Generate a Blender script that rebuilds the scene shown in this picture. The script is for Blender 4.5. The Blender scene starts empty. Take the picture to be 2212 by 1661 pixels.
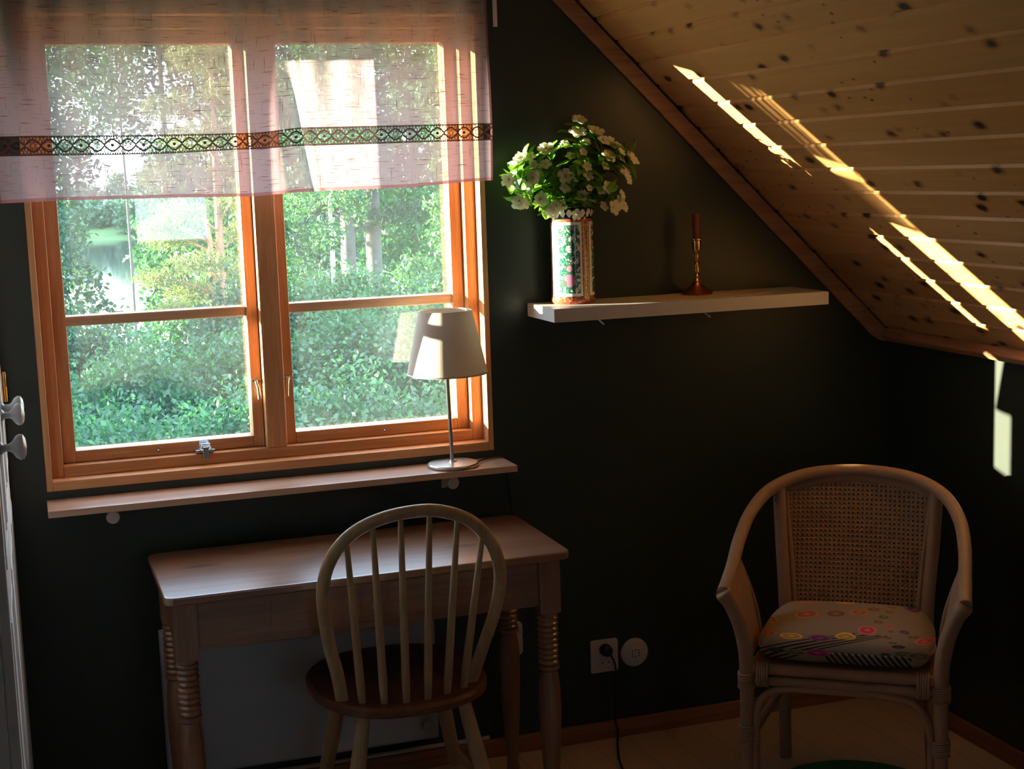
import bpy, bmesh, math, random
import numpy as np
from mathutils import Vector, Matrix

# ------------------------------------------------------------------ camera, world, sun, exposure
C = bpy.context.scene.collection
SC = bpy.context.scene
cam_d = bpy.data.cameras.new('camera'); cam = bpy.data.objects.new('camera', cam_d); C.objects.link(cam)
cam_d.sensor_fit = 'HORIZONTAL'; cam_d.sensor_width = 36.0; cam_d.lens = 36.0 * 3204.23 / 2212.0
cam_d.clip_start = 0.05; cam_d.clip_end = 2000
R_ = Vector((0.94733787, -0.31857148, -0.03260641)); U_ = Vector((0.07654616, 0.12639745, 0.98902193)); F_ = Vector((0.31095282, 0.93943382, -0.14412652))
cam.matrix_world = Matrix(((R_.x, U_.x, -F_.x, 0.0), (R_.y, U_.y, -F_.y, -4.0), (R_.z, U_.z, -F_.z, 1.717), (0, 0, 0, 1)))
SC.camera = cam

SUN_DIR = Vector((1.0, -0.40, -0.107)).normalized()      # direction the evening light travels
sun_d = bpy.data.lights.new('sun', 'SUN'); sun = bpy.data.objects.new('sun', sun_d); C.objects.link(sun)
sun.rotation_euler = SUN_DIR.to_track_quat('-Z', 'Y').to_euler(); sun.location = (-20, 10, 8)
sun_d.energy = 46.0; sun_d.angle = math.radians(0.6); sun_d.color = (1.0, 0.84, 0.60)

W = bpy.data.worlds.new('world'); SC.world = W; W.use_nodes = True
wn, wl = W.node_tree.nodes, W.node_tree.links
wn.clear()
w_out = wn.new('ShaderNodeOutputWorld'); w_bg = wn.new('ShaderNodeBackground'); wl.new(w_bg.outputs[0], w_out.inputs[0])
w_tc = wn.new('ShaderNodeTexCoord'); w_sep = wn.new('ShaderNodeSeparateXYZ'); w_rmp = wn.new('ShaderNodeValToRGB')
wl.new(w_tc.outputs['Generated'], w_sep.inputs[0]); wl.new(w_sep.outputs['Z'], w_rmp.inputs[0]); wl.new(w_rmp.outputs[0], w_bg.inputs[0])
e = w_rmp.color_ramp.elements
e[0].position = 0.0; e[0].color = (0.74, 0.87, 1.0, 1); e[1].position = 0.6; e[1].color = (0.52, 0.71, 1.0, 1)
w_bg.inputs[1].default_value = 5.0

SC.view_settings.view_transform = 'Standard'; SC.view_settings.look = 'None'
SC.view_settings.exposure = 0.72; SC.view_settings.gamma = 1.0; SC.view_settings.use_curve_mapping = False
SC.cycles.max_bounces = 14; SC.cycles.diffuse_bounces = 7; SC.cycles.glossy_bounces = 4
SC.cycles.transparent_max_bounces = 24; SC.cycles.transmission_bounces = 6
SC.cycles.sample_clamp_indirect = 6.0

rng = np.random.default_rng(7)
random.seed(7)
PI = math.pi

# ------------------------------------------------------------------ node helpers
class V:
    """A scalar socket inside a node tree, with arithmetic."""
    def __init__(s, nt, sock): s.nt, s.k = nt, sock
    def op(s, o, *a):
        n = s.nt.nodes.new('ShaderNodeMath'); n.operation = o
        for i, v in enumerate((s,) + a):
            if isinstance(v, V): s.nt.links.new(v.k, n.inputs[i])
            else: n.inputs[i].default_value = float(v)
        return V(s.nt, n.outputs[0])
    def __add__(s, b): return s.op('ADD', b)
    def __sub__(s, b): return s.op('SUBTRACT', b)
    def __mul__(s, b): return s.op('MULTIPLY', b)
    def __truediv__(s, b): return s.op('DIVIDE', b)
    def sin(s): return s.op('SINE')
    def abs(s): return s.op('ABSOLUTE')
    def floor(s): return s.op('FLOOR')
    def frac(s): return s.op('FRACT')
    def mod(s, b): return s.op('FLOORED_MODULO', b)
    def sqrt(s): return s.op('SQRT')
    def mx(s, b): return s.op('MAXIMUM', b)
    def mn(s, b): return s.op('MINIMUM', b)
    def lt(s, b): return s.op('LESS_THAN', b)
    def gt(s, b): return s.op('GREATER_THAN', b)
    def atan2(s, b): return s.op('ARCTAN2', b)
    def inv(s): return (s * -1.0) + 1.0
    def smooth(s, a, b):
        n = s.nt.nodes.new('ShaderNodeMapRange'); n.interpolation_type = 'SMOOTHSTEP'
        s.nt.links.new(s.k, n.inputs[0]); n.inputs[1].default_value = a; n.inputs[2].default_value = b
        return V(s.nt, n.outputs[0])

class M:
    """A material under construction."""
    def __init__(s, name):
        s.m = bpy.data.materials.new(name); s.m.use_nodes = True; s.nt = s.m.node_tree; s.nt.nodes.clear()
        s.out = s.nt.nodes.new('ShaderNodeOutputMaterial')
    def n(s, t, **kw):
        x = s.nt.nodes.new(t)
        for k, v in kw.items(): setattr(x, k, v)
        return x
    def link(s, a, b): s.nt.links.new(a.k if isinstance(a, V) else a, b)
    def coord(s, which='Object', scale=None, loc=None, rot=None):
        t = s.n('ShaderNodeTexCoord'); o = t.outputs[which]
        if scale or loc or rot:
            mp = s.n('ShaderNodeMapping'); s.link(o, mp.inputs[0])
            if scale: mp.inputs['Scale'].default_value = scale
            if loc: mp.inputs['Location'].default_value = loc
            if rot: mp.inputs['Rotation'].default_value = rot
            o = mp.outputs[0]
        return o
    def xyz(s, o):
        n = s.n('ShaderNodeSeparateXYZ'); s.link(o, n.inputs[0]); return [V(s.nt, k) for k in n.outputs]
    def comb(s, x, y, z):
        n = s.n('ShaderNodeCombineXYZ')
        for i, v in enumerate((x, y, z)):
            if isinstance(v, V): s.link(v, n.inputs[i])
            else: n.inputs[i].default_value = v
        return n.outputs[0]
    def noise(s, co, scale=5, detail=3, rough=0.5, dist=0.0):
        n = s.n('ShaderNodeTexNoise'); s.link(co, n.inputs['Vector']); n.inputs['Scale'].default_value = scale
        n.inputs['Detail'].default_value = detail; n.inputs['Roughness'].default_value = rough; n.inputs['Distortion'].default_value = dist
        return V(s.nt, n.outputs[0])
    def voronoi(s, co, scale=5, out='Distance', rand=1.0):
        n = s.n('ShaderNodeTexVoronoi'); s.link(co, n.inputs['Vector']); n.inputs['Scale'].default_value = scale; n.inputs['Randomness'].default_value = rand
        return n.outputs[out]
    def ramp(s, f, stops):
        n = s.n('ShaderNodeValToRGB'); s.link(f, n.inputs[0]); el = n.color_ramp.elements
        while len(el) < len(stops): el.new(0.5)
        for i, (p, c) in enumerate(stops): el[i].position = p; el[i].color = (*c, 1)
        return n.outputs[0]
    def mix(s, f, a, b):
        n = s.n('ShaderNodeMix', data_type='RGBA')
        if isinstance(f, (int, float)): n.inputs[0].default_value = f
        else: s.link(f, n.inputs[0])
        for i, c in ((6, a), (7, b)):
            if isinstance(c, (tuple, list)): n.inputs[i].default_value = (*c[:3], 1)
            else: s.link(c, n.inputs[i])
        return n.outputs[2]
    def bump(s, h, strength=0.3, dist=0.002):
        n = s.n('ShaderNodeBump'); s.link(h, n.inputs['Height']); n.inputs['Strength'].default_value = strength; n.inputs['Distance'].default_value = dist
        return n.outputs[0]
    def principled(s, col, rough=0.5, metal=0.0, spec=0.5, nrm=None, coat=0.0, trans=0.0, ior=1.5):
        b = s.n('ShaderNodeBsdfPrincipled')
        if isinstance(col, (tuple, list)): b.inputs['Base Color'].default_value = (*col[:3], 1)
        else: s.link(col, b.inputs['Base Color'])
        if isinstance(rough, (int, float)): b.inputs['Roughness'].default_value = rough
        else: s.link(rough, b.inputs['Roughness'])
        b.inputs['Metallic'].default_value = metal; b.inputs['Specular IOR Level'].default_value = spec
        b.inputs['Coat Weight'].default_value = coat; b.inputs['Coat Roughness'].default_value = 0.25; b.inputs['Coat IOR'].default_value = 1.75
        b.inputs['Transmission Weight'].default_value = trans; b.inputs['IOR'].default_value = ior
        if nrm is not None: s.link(nrm, b.inputs['Normal'])
        return b.outputs[0]
    def shader_mix(s, f, a, b):
        n = s.n('ShaderNodeMixShader')
        if isinstance(f, (int, float)): n.inputs[0].default_value = f
        else: s.link(f, n.inputs[0])
        s.link(a, n.inputs[1]); s.link(b, n.inputs[2]); return n.outputs[0]
    def bsdf(s, kind, col, **kw):
        n = s.n('ShaderNodeBsdf' + kind)
        if isinstance(col, (tuple, list)): n.inputs['Color'].default_value = (*col[:3], 1)
        else: s.link(col, n.inputs['Color'])
        for k, v in kw.items(): n.inputs[k].default_value = v
        return n.outputs[0]
    def done(s, sh): s.link(sh, s.out.inputs[0]); return s.m

def plain(name, col, rough=0.5, metal=0.0, spec=0.5, var=0.12, scale=30.0, bump=0.0):
    m = M(name); co = m.coord()
    f = m.noise(co, scale, 4, 0.6)
    c = m.mix(f, tuple(x * (1 - var) for x in col), tuple(min(1, x * (1 + var)) for x in col))
    nr = m.bump(m.noise(co, scale * 6, 3, 0.6), bump, 0.001) if bump else None
    return m.done(m.principled(c, rough, metal, spec, nr))

def wood(name, light, dark, axis='x', rough=0.45, knots=0.0, grain=1.0, spec=0.4, coat=0.0, ring=1.0):
    """Pine or similar: grain drawn out along one axis, growth rings, optional knots."""
    m = M(name); k = {'x': (0.9, 16, 16), 'y': (16, 0.9, 16), 'z': (16, 16, 0.9)}[axis]
    co = m.coord('Object', scale=tuple(v * grain for v in k))
    n1 = m.noise(co, 1.6, 6, 0.62, 0.6); n2 = m.noise(co, 7.0, 3, 0.5)
    rings = ((n1 * 26.0 * ring).sin() * 0.5) + 0.5
    f = ((rings * 0.32) + (n2 * 0.5) + (n1 * 0.35)) - 0.12
    col = m.ramp(f, [(0.15, light), (0.75, dark)])
    if knots:
        kk = {'x': (2.2, 7, 7), 'y': (7, 2.2, 7), 'z': (7, 7, 2.2)}[axis]
        d = V(m.nt, m.voronoi(m.coord('Object', scale=kk, loc=(0.3, 0.7, 0.1)), 1.0))
        col = m.mix((d.smooth(0.05, 0.16)).inv() * knots, col, tuple(c * 0.25 for c in dark))
    return m.done(m.principled(col, rough, 0, spec, m.bump(n2 + rings * 0.3, 0.12, 0.0008), coat))

# ------------------------------------------------------------------ materials
PINE_L, PINE_D = (0.66, 0.36, 0.165), (0.48, 0.21, 0.08)
PINE = {a: wood('oiled_pine_' + a, PINE_L, PINE_D, a, 0.42) for a in 'xyz'}
BARW = wood('pale_bar_pine', (0.62, 0.44, 0.30), (0.48, 0.31, 0.19), 'x', 0.42)
LEDGE = wood('ledge_pine', (0.66, 0.44, 0.30), (0.50, 0.30, 0.19), 'x', 0.30, spec=0.9, coat=0.8)
DESKW = {a: wood('desk_pine_' + a, (0.31, 0.155, 0.078), (0.20, 0.088, 0.040), a, 0.31, 0.9 if a == 'x' else 0.0, spec=0.9, coat=0.8) for a in 'xz'}
CHAIRW = wood('pale_lacquered_wood', (0.52, 0.39, 0.23), (0.42, 0.29, 0.15), 'z', 0.35)
SEATW = wood('brown_seat_wood', (0.20, 0.08, 0.045), (0.12, 0.042, 0.022), 'y', 0.4)
TRIMW = wood('trim_pine', (0.52, 0.27, 0.13), (0.36, 0.16, 0.07), 'x', 0.5)
TRIMY = wood('trim_pine_depth', (0.52, 0.25, 0.12), (0.36, 0.15, 0.07), 'y', 0.5)
RATTAN = plain('rattan_cane', (0.37, 0.22, 0.125), 0.5, var=0.2, scale=40, bump=0.15)
WHITE = plain('white_paint', (0.78, 0.77, 0.74), 0.45, var=0.03)
SHELFW = plain('white_foil', (0.58, 0.565, 0.555), 0.4, var=0.02)
HEATW = plain('heater_enamel', (0.40, 0.44, 0.47), 0.4, var=0.02)
PLASTIC = plain('white_plastic', (0.55, 0.50, 0.45), 0.35, var=0.03)
BLACK = plain('black_plastic', (0.012, 0.012, 0.012), 0.4)
CHROME = plain('chrome', (0.72, 0.74, 0.78), 0.22, 1.0, var=0.05)
STEEL = plain('brushed_steel', (0.55, 0.55, 0.50), 0.33, 1.0, var=0.08)
BRASS = plain('brass', (0.72, 0.46, 0.17), 0.28, 1.0, var=0.2, scale=60)
COPPER = plain('dark_copper', (0.45, 0.17, 0.09), 0.3, 1.0, var=0.2, scale=60)
WAX = plain('red_wax', (0.15, 0.028, 0.025), 0.4, var=0.1)
KNOBM = plain('grey_ceramic', (0.40, 0.42, 0.44), 0.25, var=0.1)
CUPB = plain('cupboard_paint', (0.72, 0.77, 0.77), 0.5, var=0.03, scale=3)

def m_wall():
    m = M('dark_green_wall_paint'); co = m.coord()
    f = m.noise(co, 3.0, 4, 0.6)
    c = m.mix(f, (0.018, 0.029, 0.022), (0.025, 0.037, 0.028))
    h = m.noise(co, 90.0, 3, 0.6)
    return m.done(m.principled(c, 0.40, 0, 0.48, m.bump(h, 0.12, 0.001)))
WALL = m_wall()

def m_ceiling():
    """Tongue and groove spruce, one tone per board, dark knots; object x runs down the slope."""
    m = M('knotty_spruce_boards'); o = m.coord(); x, y, z = m.xyz(o)
    b = ((x - 0.016) / BW).floor()
    wn_ = m.n('ShaderNodeTexWhiteNoise', noise_dimensions='1D'); m.link(b, wn_.inputs['W']); r = V(m.nt, wn_.outputs[0])
    co = m.comb(x * 22.0, (y * 0.9) + (r * 37.0), r * 9.0)
    n1 = m.noise(co, 1.3, 5, 0.6, 0.5); n2 = m.noise(co, 6.0, 3, 0.5)
    rings = ((n1 * 18.0).sin() * 0.5) + 0.5
    f = (((rings * 0.25) + (n2 * 0.4)) + (r * 0.35))
    col = m.ramp(f, [(0.15, (0.76, 0.42, 0.155)), (0.9, (0.62, 0.30, 0.095))])
    kco = m.comb((x * 13.5) + (r * 5.0), (y * 8.5) + (r * 51.0), r * 3.0)
    kco2 = m.comb((x * 31.0) + (r * 5.0), (y * 17.0) + (r * 51.0), r * 3.0)
    wob = m.noise(m.comb(x * 60.0, y * 30.0, 0.0), 1.0, 3, 0.6)
    d = V(m.nt, m.voronoi(kco, 1.0)) + ((wob - 0.5) * 0.18)
    d2 = V(m.nt, m.voronoi(kco2, 1.0)) + ((wob - 0.5) * 0.18)
    col = m.mix(d.smooth(0.12, 0.30).inv() * 0.6, col, (0.22, 0.09, 0.03))
    col = m.mix(d.smooth(0.09, 0.19).inv() * 0.92, col, (0.045, 0.018, 0.010))
    sel = m.noise(m.comb(x * 2.0, y * 1.3, 3.0), 1.0, 2, 0.5).gt(0.52)
    col = m.mix((d2.smooth(0.07, 0.17).inv() * sel) * 0.75, col, (0.09, 0.035, 0.015))
    return m.done(m.principled(col, 0.42, 0, 0.4, m.bump(n2, 0.1, 0.0008)))
BW = 0.0892
CEIL = m_ceiling()

def m_floor():
    m = M('painted_floor_boards'); o = m.coord(); x, y, z = m.xyz(o)
    fr = (x / 0.118).frac(); gap = ((fr - 0.5).abs()).gt(0.488)
    n = m.noise(m.comb(x * 9.0, y * 0.8, 0.0), 2.0, 4, 0.6)
    col = m.mix(n, (0.44, 0.34, 0.26), (0.54, 0.42, 0.32))
    col = m.mix(gap * 0.5, col, (0.10, 0.07, 0.05))
    return m.done(m.principled(col, 0.4, 0, 0.5, m.bump(n, 0.05, 0.001)))
FLOOR = m_floor()

def m_glass():
    m = M('window_glass')
    lw_ = m.n('ShaderNodeLayerWeight'); fa = V(m.nt, lw_.outputs['Facing'])
    fres = (fa.op('POWER', 5.0) * 0.9) + 0.045
    co = m.coord()
    dust_haze = m.noise(co, 6.0, 5, 0.65)
    tr = m.bsdf('Transparent', (0.96, 0.985, 0.975)); gl = m.bsdf('Glossy', (1, 1, 1), Roughness=0.0)
    a = m.shader_mix(fres, tr, gl)
    film = m.shader_mix(0.5, m.bsdf('Diffuse', (0.85, 0.88, 0.88)), m.bsdf('Translucent', (0.8, 0.88, 0.9)))  # dust film; its pale colour also puts a haze over the view
    return m.done(m.shader_mix((dust_haze * 0.024) + 0.006, a, film))
GLASS = m_glass()

def uv_xy(m):
    u = m.n('ShaderNodeUVMap'); s = m.n('ShaderNodeSeparateXYZ'); m.link(u.outputs[0], s.inputs[0])
    return V(m.nt, s.outputs[0]), V(m.nt, s.outputs[1])

def cloth(m, col, alpha, transl=0.50):
    """Sheer woven cloth: alpha is the share of light stopped by the threads."""
    sh = m.shader_mix(transl, m.bsdf('Diffuse', col), m.bsdf('Translucent', col))
    lw_ = m.n('ShaderNodeLayerWeight')                     # threads close up when looked through at a slant
    c = (V(m.nt, lw_.outputs['Facing']).inv()).mx(0.12)
    t = ((alpha.mn(0.985)).inv()).op('POWER', (c.op('POWER', -1.0) * 1.5) - 0.5)
    return m.done(m.shader_mix(t, sh, m.bsdf('Transparent', (1, 1, 1))))

def m_linen(name, base, slubc, a0, a1):
    m = M(name); u, v = uv_xy(m)
    h = m.noise(m.comb(u * 17.0, v * 330.0, 0.0), 1.0, 2, 0.5)
    w = m.noise(m.comb(u * 330.0, v * 17.0, 5.0), 1.0, 2, 0.5)
    s = (h.smooth(0.60, 0.69)).mx(w.smooth(0.62, 0.71) * 0.85)
    fine = (((u * 4200.0).sin() * (v * 4200.0).sin()) * 0.5) + 0.5
    col = m.mix(s, base, slubc)
    big = m.noise(m.comb(u * 9.0, v * 5.0, 1.0), 1.0, 2, 0.5)
    al = ((s * (a1 - a0)) + a0) + ((fine * 0.05) + (big - 0.5) * 0.12)
    return cloth(m, col, al)
LINEN = m_linen('mauve_linen', (0.50, 0.38, 0.42), (0.20, 0.10, 0.09), 0.66, 0.97)
HEMM = m_linen('doubled_linen', (0.36, 0.16, 0.17), (0.22, 0.10, 0.10), 0.90, 0.97)

def m_lace():
    """Dark crochet insert: ovals with alternating eyes and flowers on a net, solid edges (u in metres, v 0..1)."""
    m = M('brown_crochet_lace'); u, v = uv_xy(m); P = 0.0385
    ph = u / P; s = (ph * PI).sin().abs(); vy = (v - 0.5).abs()
    strand = ((vy - (s * 0.27 + 0.03)).abs()).lt(0.050)
    inner = (((vy - (s * 0.20)).abs()).lt(0.028)) * 0.8
    edge = vy.gt(0.40)
    edgeholes = ((((u / 0.006) * PI).sin().abs()).gt(0.72)) * (vy.gt(0.425)) * (vy.lt(0.455))
    fx = (ph.frac() - 0.5) * (P / 0.050); r = ((fx * fx) + ((v - 0.5) * (v - 0.5))).sqrt()
    odd = (ph.floor().mod(2.0)).gt(0.5)
    eye = r.lt(0.085)
    ang = (v - 0.5).atan2(fx); flower = ((r - ((((ang * 6.0).sin()) * 0.03) + 0.12)).abs()).lt(0.026)
    mot = (eye * odd) .mx(flower * odd.inv())
    net = ((((u / 0.0085) + (v * 2.8)) * PI).sin().abs().lt(0.30)).mx((((u / 0.0085) - (v * 2.8)) * PI).sin().abs().lt(0.30))
    net = net * (vy.gt(s * 0.27 + 0.06))
    a = ((strand.mx(mot)).mx(net)).mx((edge - edgeholes).mx(inner))
    sh = m.shader_mix(0.25, m.bsdf('Diffuse', (0.05, 0.028, 0.026)), m.bsdf('Translucent', (0.10, 0.05, 0.045)))
    return m.done(m.shader_mix(a, m.bsdf('Transparent', (1, 1, 1)), sh))
LACE = m_lace()

def m_shade():
    m = M('linen_lampshade'); u = m.coord()
    w = m.noise(m.coord('Object', scale=(1, 1, 6)), 120, 2, 0.5)
    c = m.mix(w, (0.70, 0.66, 0.58), (0.80, 0.77, 0.70))
    return m.done(m.shader_mix(0.22, m.principled(c, 0.9, 0, 0.1, m.bump(w, 0.2, 0.001)), m.bsdf('Translucent', (0.75, 0.70, 0.60))))
SHADE = m_shade()

def m_vase():
    """White porcelain with a framed green panel, gilt bands and red borders; u is the turn 0..1, v the height 0..1."""
    m = M('painted_porcelain'); u, v = uv_xy(m)
    co = m.comb(u * 0.42, v * 0.27, 0.0)
    white = (0.80, 0.80, 0.76)
    pu = (u * 3.0).frac()
    panel = ((pu - 0.5).abs()).lt(0.40) * ((v - 0.47).abs()).lt(0.385)
    inner = ((pu - 0.52).abs()).lt(0.325) * ((v - 0.47).abs()).lt(0.355)
    leaf = m.noise(co, 62, 4, 0.65).gt(0.455)
    green = m.mix(m.noise(co, 150, 2, 0.5).gt(0.52), (0.020, 0.11, 0.075), (0.06, 0.24, 0.17))
    col = m.mix(panel, (0.17, 0.065, 0.035), white)
    gold = m.noise(co, 120, 3, 0.6).gt(0.53)
    col = m.mix(gold * panel.inv(), col, (0.42, 0.25, 0.11))
    col = m.mix(V(m.nt, m.voronoi(co, 60)).lt(0.24) * panel.inv(), col, (0.38, 0.10, 0.13))
    stripe = ((pu - 0.5).abs()).gt(0.43) * ((pu - 0.5).abs()).lt(0.45)
    col = m.mix(stripe, col, (0.62, 0.58, 0.50))
    col = m.mix(leaf * inner, col, green)
    col = m.mix(V(m.nt, m.voronoi(co, 85)).lt(0.20) * inner, col, (0.62, 0.50, 0.18))
    for cx, cy, r, c in ((0.36, 0.25, 0.075, (0.50, 0.20, 0.32)), (0.36, 0.375, 0.042, (0.58, 0.26, 0.36)), (0.22, 0.22, 0.030, (0.55, 0.10, 0.06)), (0.46, 0.80, 0.032, (0.50, 0.18, 0.28))):
        dx = (pu - cx - 0.24) * 0.52; dy = v - cy
        d = ((dx * dx) + (dy * dy)).sqrt() + ((m.noise(co, 160, 2, 0.5) - 0.5) * 0.03)
        col = m.mix(d.lt(r) * inner, col, c)
        col = m.mix(((d - r).abs()).lt(0.008) * inner, col, (0.04, 0.16, 0.12))
    foot = v.lt(0.055); ft = ((u * 24.0).frac()).lt(0.6)
    col = m.mix(foot * ft, col, (0.55, 0.08, 0.04))
    rim = v.gt(0.885); a = u * (20 * PI)
    pet = (((a).sin().abs() * 0.05) + 0.89)
    col = m.mix(rim, col, (0.015, 0.02, 0.03))
    col = m.mix(rim * (((v - 0.945).abs()).lt((a.sin().abs() * 0.05) - 0.008)), col, white)
    col = m.mix(((v - 0.875).abs()).lt(0.010), col, (0.50, 0.10, 0.05))
    return m.done(m.principled(col, 0.16, 0, 0.6))
VASE = m_vase()

def m_leaf(name, a, b, transl=0.45, tint=(1.15, 1.25, 0.55), scale=0.4, gloss=0.04):
    m = M(name); g = m.n('ShaderNodeNewGeometry')
    f = (V(m.nt, g.outputs['Random Per Island']) * 0.6) + (m.noise(m.coord(), scale, 2, 0.5) * 0.5)
    c = m.ramp(f, [(0.2, a), (0.8, b)])
    t = m.n('ShaderNodeMix', data_type='RGBA', blend_type='MULTIPLY'); t.inputs[0].default_value = 1.0
    m.link(c, t.inputs[6]); t.inputs[7].default_value = (*tint, 1)
    sh = m.shader_mix(transl, m.bsdf('Diffuse', c), m.bsdf('Translucent', t.outputs[2]))
    if gloss: sh = m.shader_mix(gloss, sh, m.bsdf('Glossy', (1, 1, 1), Roughness=0.45))
    return m.done(sh)
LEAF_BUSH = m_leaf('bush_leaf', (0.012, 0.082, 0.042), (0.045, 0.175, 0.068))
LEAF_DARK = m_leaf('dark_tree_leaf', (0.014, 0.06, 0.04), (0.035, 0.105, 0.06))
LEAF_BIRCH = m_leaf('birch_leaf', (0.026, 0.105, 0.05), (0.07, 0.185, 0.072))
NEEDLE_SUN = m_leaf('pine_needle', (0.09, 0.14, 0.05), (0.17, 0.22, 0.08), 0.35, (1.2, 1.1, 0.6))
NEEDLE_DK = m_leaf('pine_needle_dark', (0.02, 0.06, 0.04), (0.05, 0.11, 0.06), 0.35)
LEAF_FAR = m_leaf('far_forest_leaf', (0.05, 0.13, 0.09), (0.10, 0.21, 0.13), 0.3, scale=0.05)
LEAF_BOUQ = m_leaf('mock_orange_leaf', (0.06, 0.19, 0.012), (0.16, 0.36, 0.025), 0.5, (1.3, 1.3, 0.5), 20, 0.06)
PETAL = m_leaf('white_petal', (0.80, 0.80, 0.66), (0.86, 0.86, 0.76), 0.4, (1.0, 1.0, 0.9), 30, 0.0)
STAMEN = plain('yellow_stamen', (0.72, 0.50, 0.10), 0.7)
STEM = plain('green_stem', (0.10, 0.19, 0.04), 0.6)
BARK = plain('grey_bark', (0.13, 0.115, 0.11), 0.9, var=0.4, scale=6, bump=0.4)
BARK_P = plain('orange_pine_bark', (0.42, 0.25, 0.15), 0.9, var=0.35, scale=7, bump=0.4)
BARK_B = plain('birch_bark', (0.66, 0.60, 0.52), 0.8, var=0.3, scale=9, bump=0.2)
GRASSM = plain('meadow', (0.10, 0.19, 0.06), 0.95, var=0.4, scale=1.2)

def m_water():
    m = M('lake_water'); co = m.coord('Object', scale=(1, 0.35, 1))
    n = m.noise(co, 1.2, 4, 0.6)
    return m.done(m.principled((0.02, 0.035, 0.04), 0.06, 0, 0.6, m.bump(n, 0.05, 0.1)))
WATER = m_water()

# ------------------------------------------------------------------ mesh helpers
class MB:
    def __init__(s): s.v, s.f, s.uv = [], [], []
    def add(s, vs, fs):
        n = len(s.v); s.v += [tuple(map(float, v)) for v in vs]; s.f += [tuple(n + i for i in f) for f in fs]; return s
    def box(s, x0, x1, y0, y1, z0, z1):
        vs = [(x, y, z) for z in (z0, z1) for y in (y0, y1) for x in (x0, x1)]
        return s.add(vs, [(0, 2, 3, 1), (4, 5, 7, 6), (0, 1, 5, 4), (2, 6, 7, 3), (0, 4, 6, 2), (1, 3, 7, 5)])
    def tube(s, pts, rad, n=12, cap=True, squash=None):
        """Round bar along a polyline; rad a number or one per point; squash=(axis vector, factor) flattens the section."""
        P = [Vector(p) for p in pts]; k = len(P)
        rr = [rad] * k if isinstance(rad, (int, float)) else list(rad)
        base = len(s.v); up = None
        for i, p in enumerate(P):
            t = (P[min(i + 1, k - 1)] - P[max(i - 1, 0)]).normalized()
            if up is None:
                a = Vector((0, 0, 1)) if abs(t.z) < 0.9 else Vector((1, 0, 0)); up = (a - t * a.dot(t)).normalized()
            else: up = (up - t * up.dot(t)).normalized()
            sd = t.cross(up)
            for j in range(n):
                a = 2 * PI * j / n; o = (up * math.cos(a) + sd * math.sin(a)) * rr[i]
                if squash: ax = Vector(squash[0]); o = o - ax * o.dot(ax) * (1 - squash[1])
                s.v.append(tuple(p + o))
        for i in range(k - 1):
            for j in range(n):
                a, b = base + i * n + j, base + i * n + (j + 1) % n
                s.f.append((a, b, b + n, a + n))
        if cap:
            s.f.append(tuple(base + j for j in range(n))[::-1]); s.f.append(tuple(base + (k - 1) * n + j for j in range(n)))
        return s
    def lathe(s, prof, c=(0, 0, 0), n=32, axis='z', cap=True):
        """Profile of (radius, height) turned about an axis through c."""
        base = len(s.v)
        for r, h in prof:
            for j in range(n):
                a = 2 * PI * j / n; x, y = r * math.cos(a), r * math.sin(a)
                p = {'z': (x, y, h), 'x': (h, x, y), 'y': (y, h, x)}[axis]
                s.v.append((c[0] + p[0], c[1] + p[1], c[2] + p[2]))
        for i in range(len(prof) - 1):
            for j in range(n):
                a, b = base + i * n + j, base + i * n + (j + 1) % n
                s.f.append((a, b, b + n, a + n))
        if cap:
            s.f.append(tuple(base + j for j in range(n))[::-1]); s.f.append(tuple(base + (len(prof) - 1) * n + j for j in range(n)))
        return s
    def prism(s, poly, z0, z1, axis='z'):
        n = len(poly)
        def q(a, b, h): return {'z': (a, b, h), 'y': (a, h, b), 'x': (h, a, b)}[axis]
        return s.add([q(a, b, z0) for a, b in poly] + [q(a, b, z1) for a, b in poly],
                     [tuple(range(n))[::-1], tuple(range(n, 2 * n))] + [(i, (i + 1) % n, n + (i + 1) % n, n + i) for i in range(n)])
    def obj(s, name, mat, parent=None, smooth=False, bevel=0.0, local=False, seg=2, shift=None):
        me = bpy.data.meshes.new(name); vs = s.v
        o_ = Vector((0, 0, 0))
        if parent is not None and not local:
            r = parent
            while r is not None: o_ = o_ + r.location; r = r.parent
        if shift is not None: o_ = o_ + Vector(shift)
        me.from_pydata([(x - o_.x, y - o_.y, z - o_.z) for x, y, z in vs], [], s.f)
        bm = bmesh.new(); bm.from_mesh(me); bmesh.ops.recalc_face_normals(bm, faces=bm.faces); bm.to_mesh(me); bm.free()
        me.materials.append(mat)
        if smooth:
            me.polygons.foreach_set('use_smooth', [True] * len(me.polygons))
        ob = bpy.data.objects.new(name, me); C.objects.link(ob); ob.parent = parent
        if shift is not None: ob.location = shift
        if smooth is True: edge_split(ob)
        if bevel:
            b = ob.modifiers.new('bevel', 'BEVEL'); b.width = bevel; b.segments = seg; b.limit_method = 'ANGLE'; b.angle_limit = 0.6
        return ob

def edge_split(ob, ang=0.75):
    me = ob.data; bm = bmesh.new(); bm.from_mesh(me)
    for e_ in bm.edges:
        if len(e_.link_faces) == 2 and e_.calc_face_angle(0) > ang: e_.smooth = False
    bm.to_mesh(me); bm.free()

def tag(o, label=None, cat=None, group=None, kind=None):
    if label: o['label'] = label
    if cat: o['category'] = cat
    if group: o['group'] = group
    if kind: o['kind'] = kind
    return o

def thing(name, loc, label, cat, group=None, rz=0.0):
    o = bpy.data.objects.new(name, None); C.objects.link(o); o.location = loc; o.rotation_euler = (0, 0, rz)
    o.empty_display_size = 0.05
    return tag(o, label, cat, group)

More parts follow.
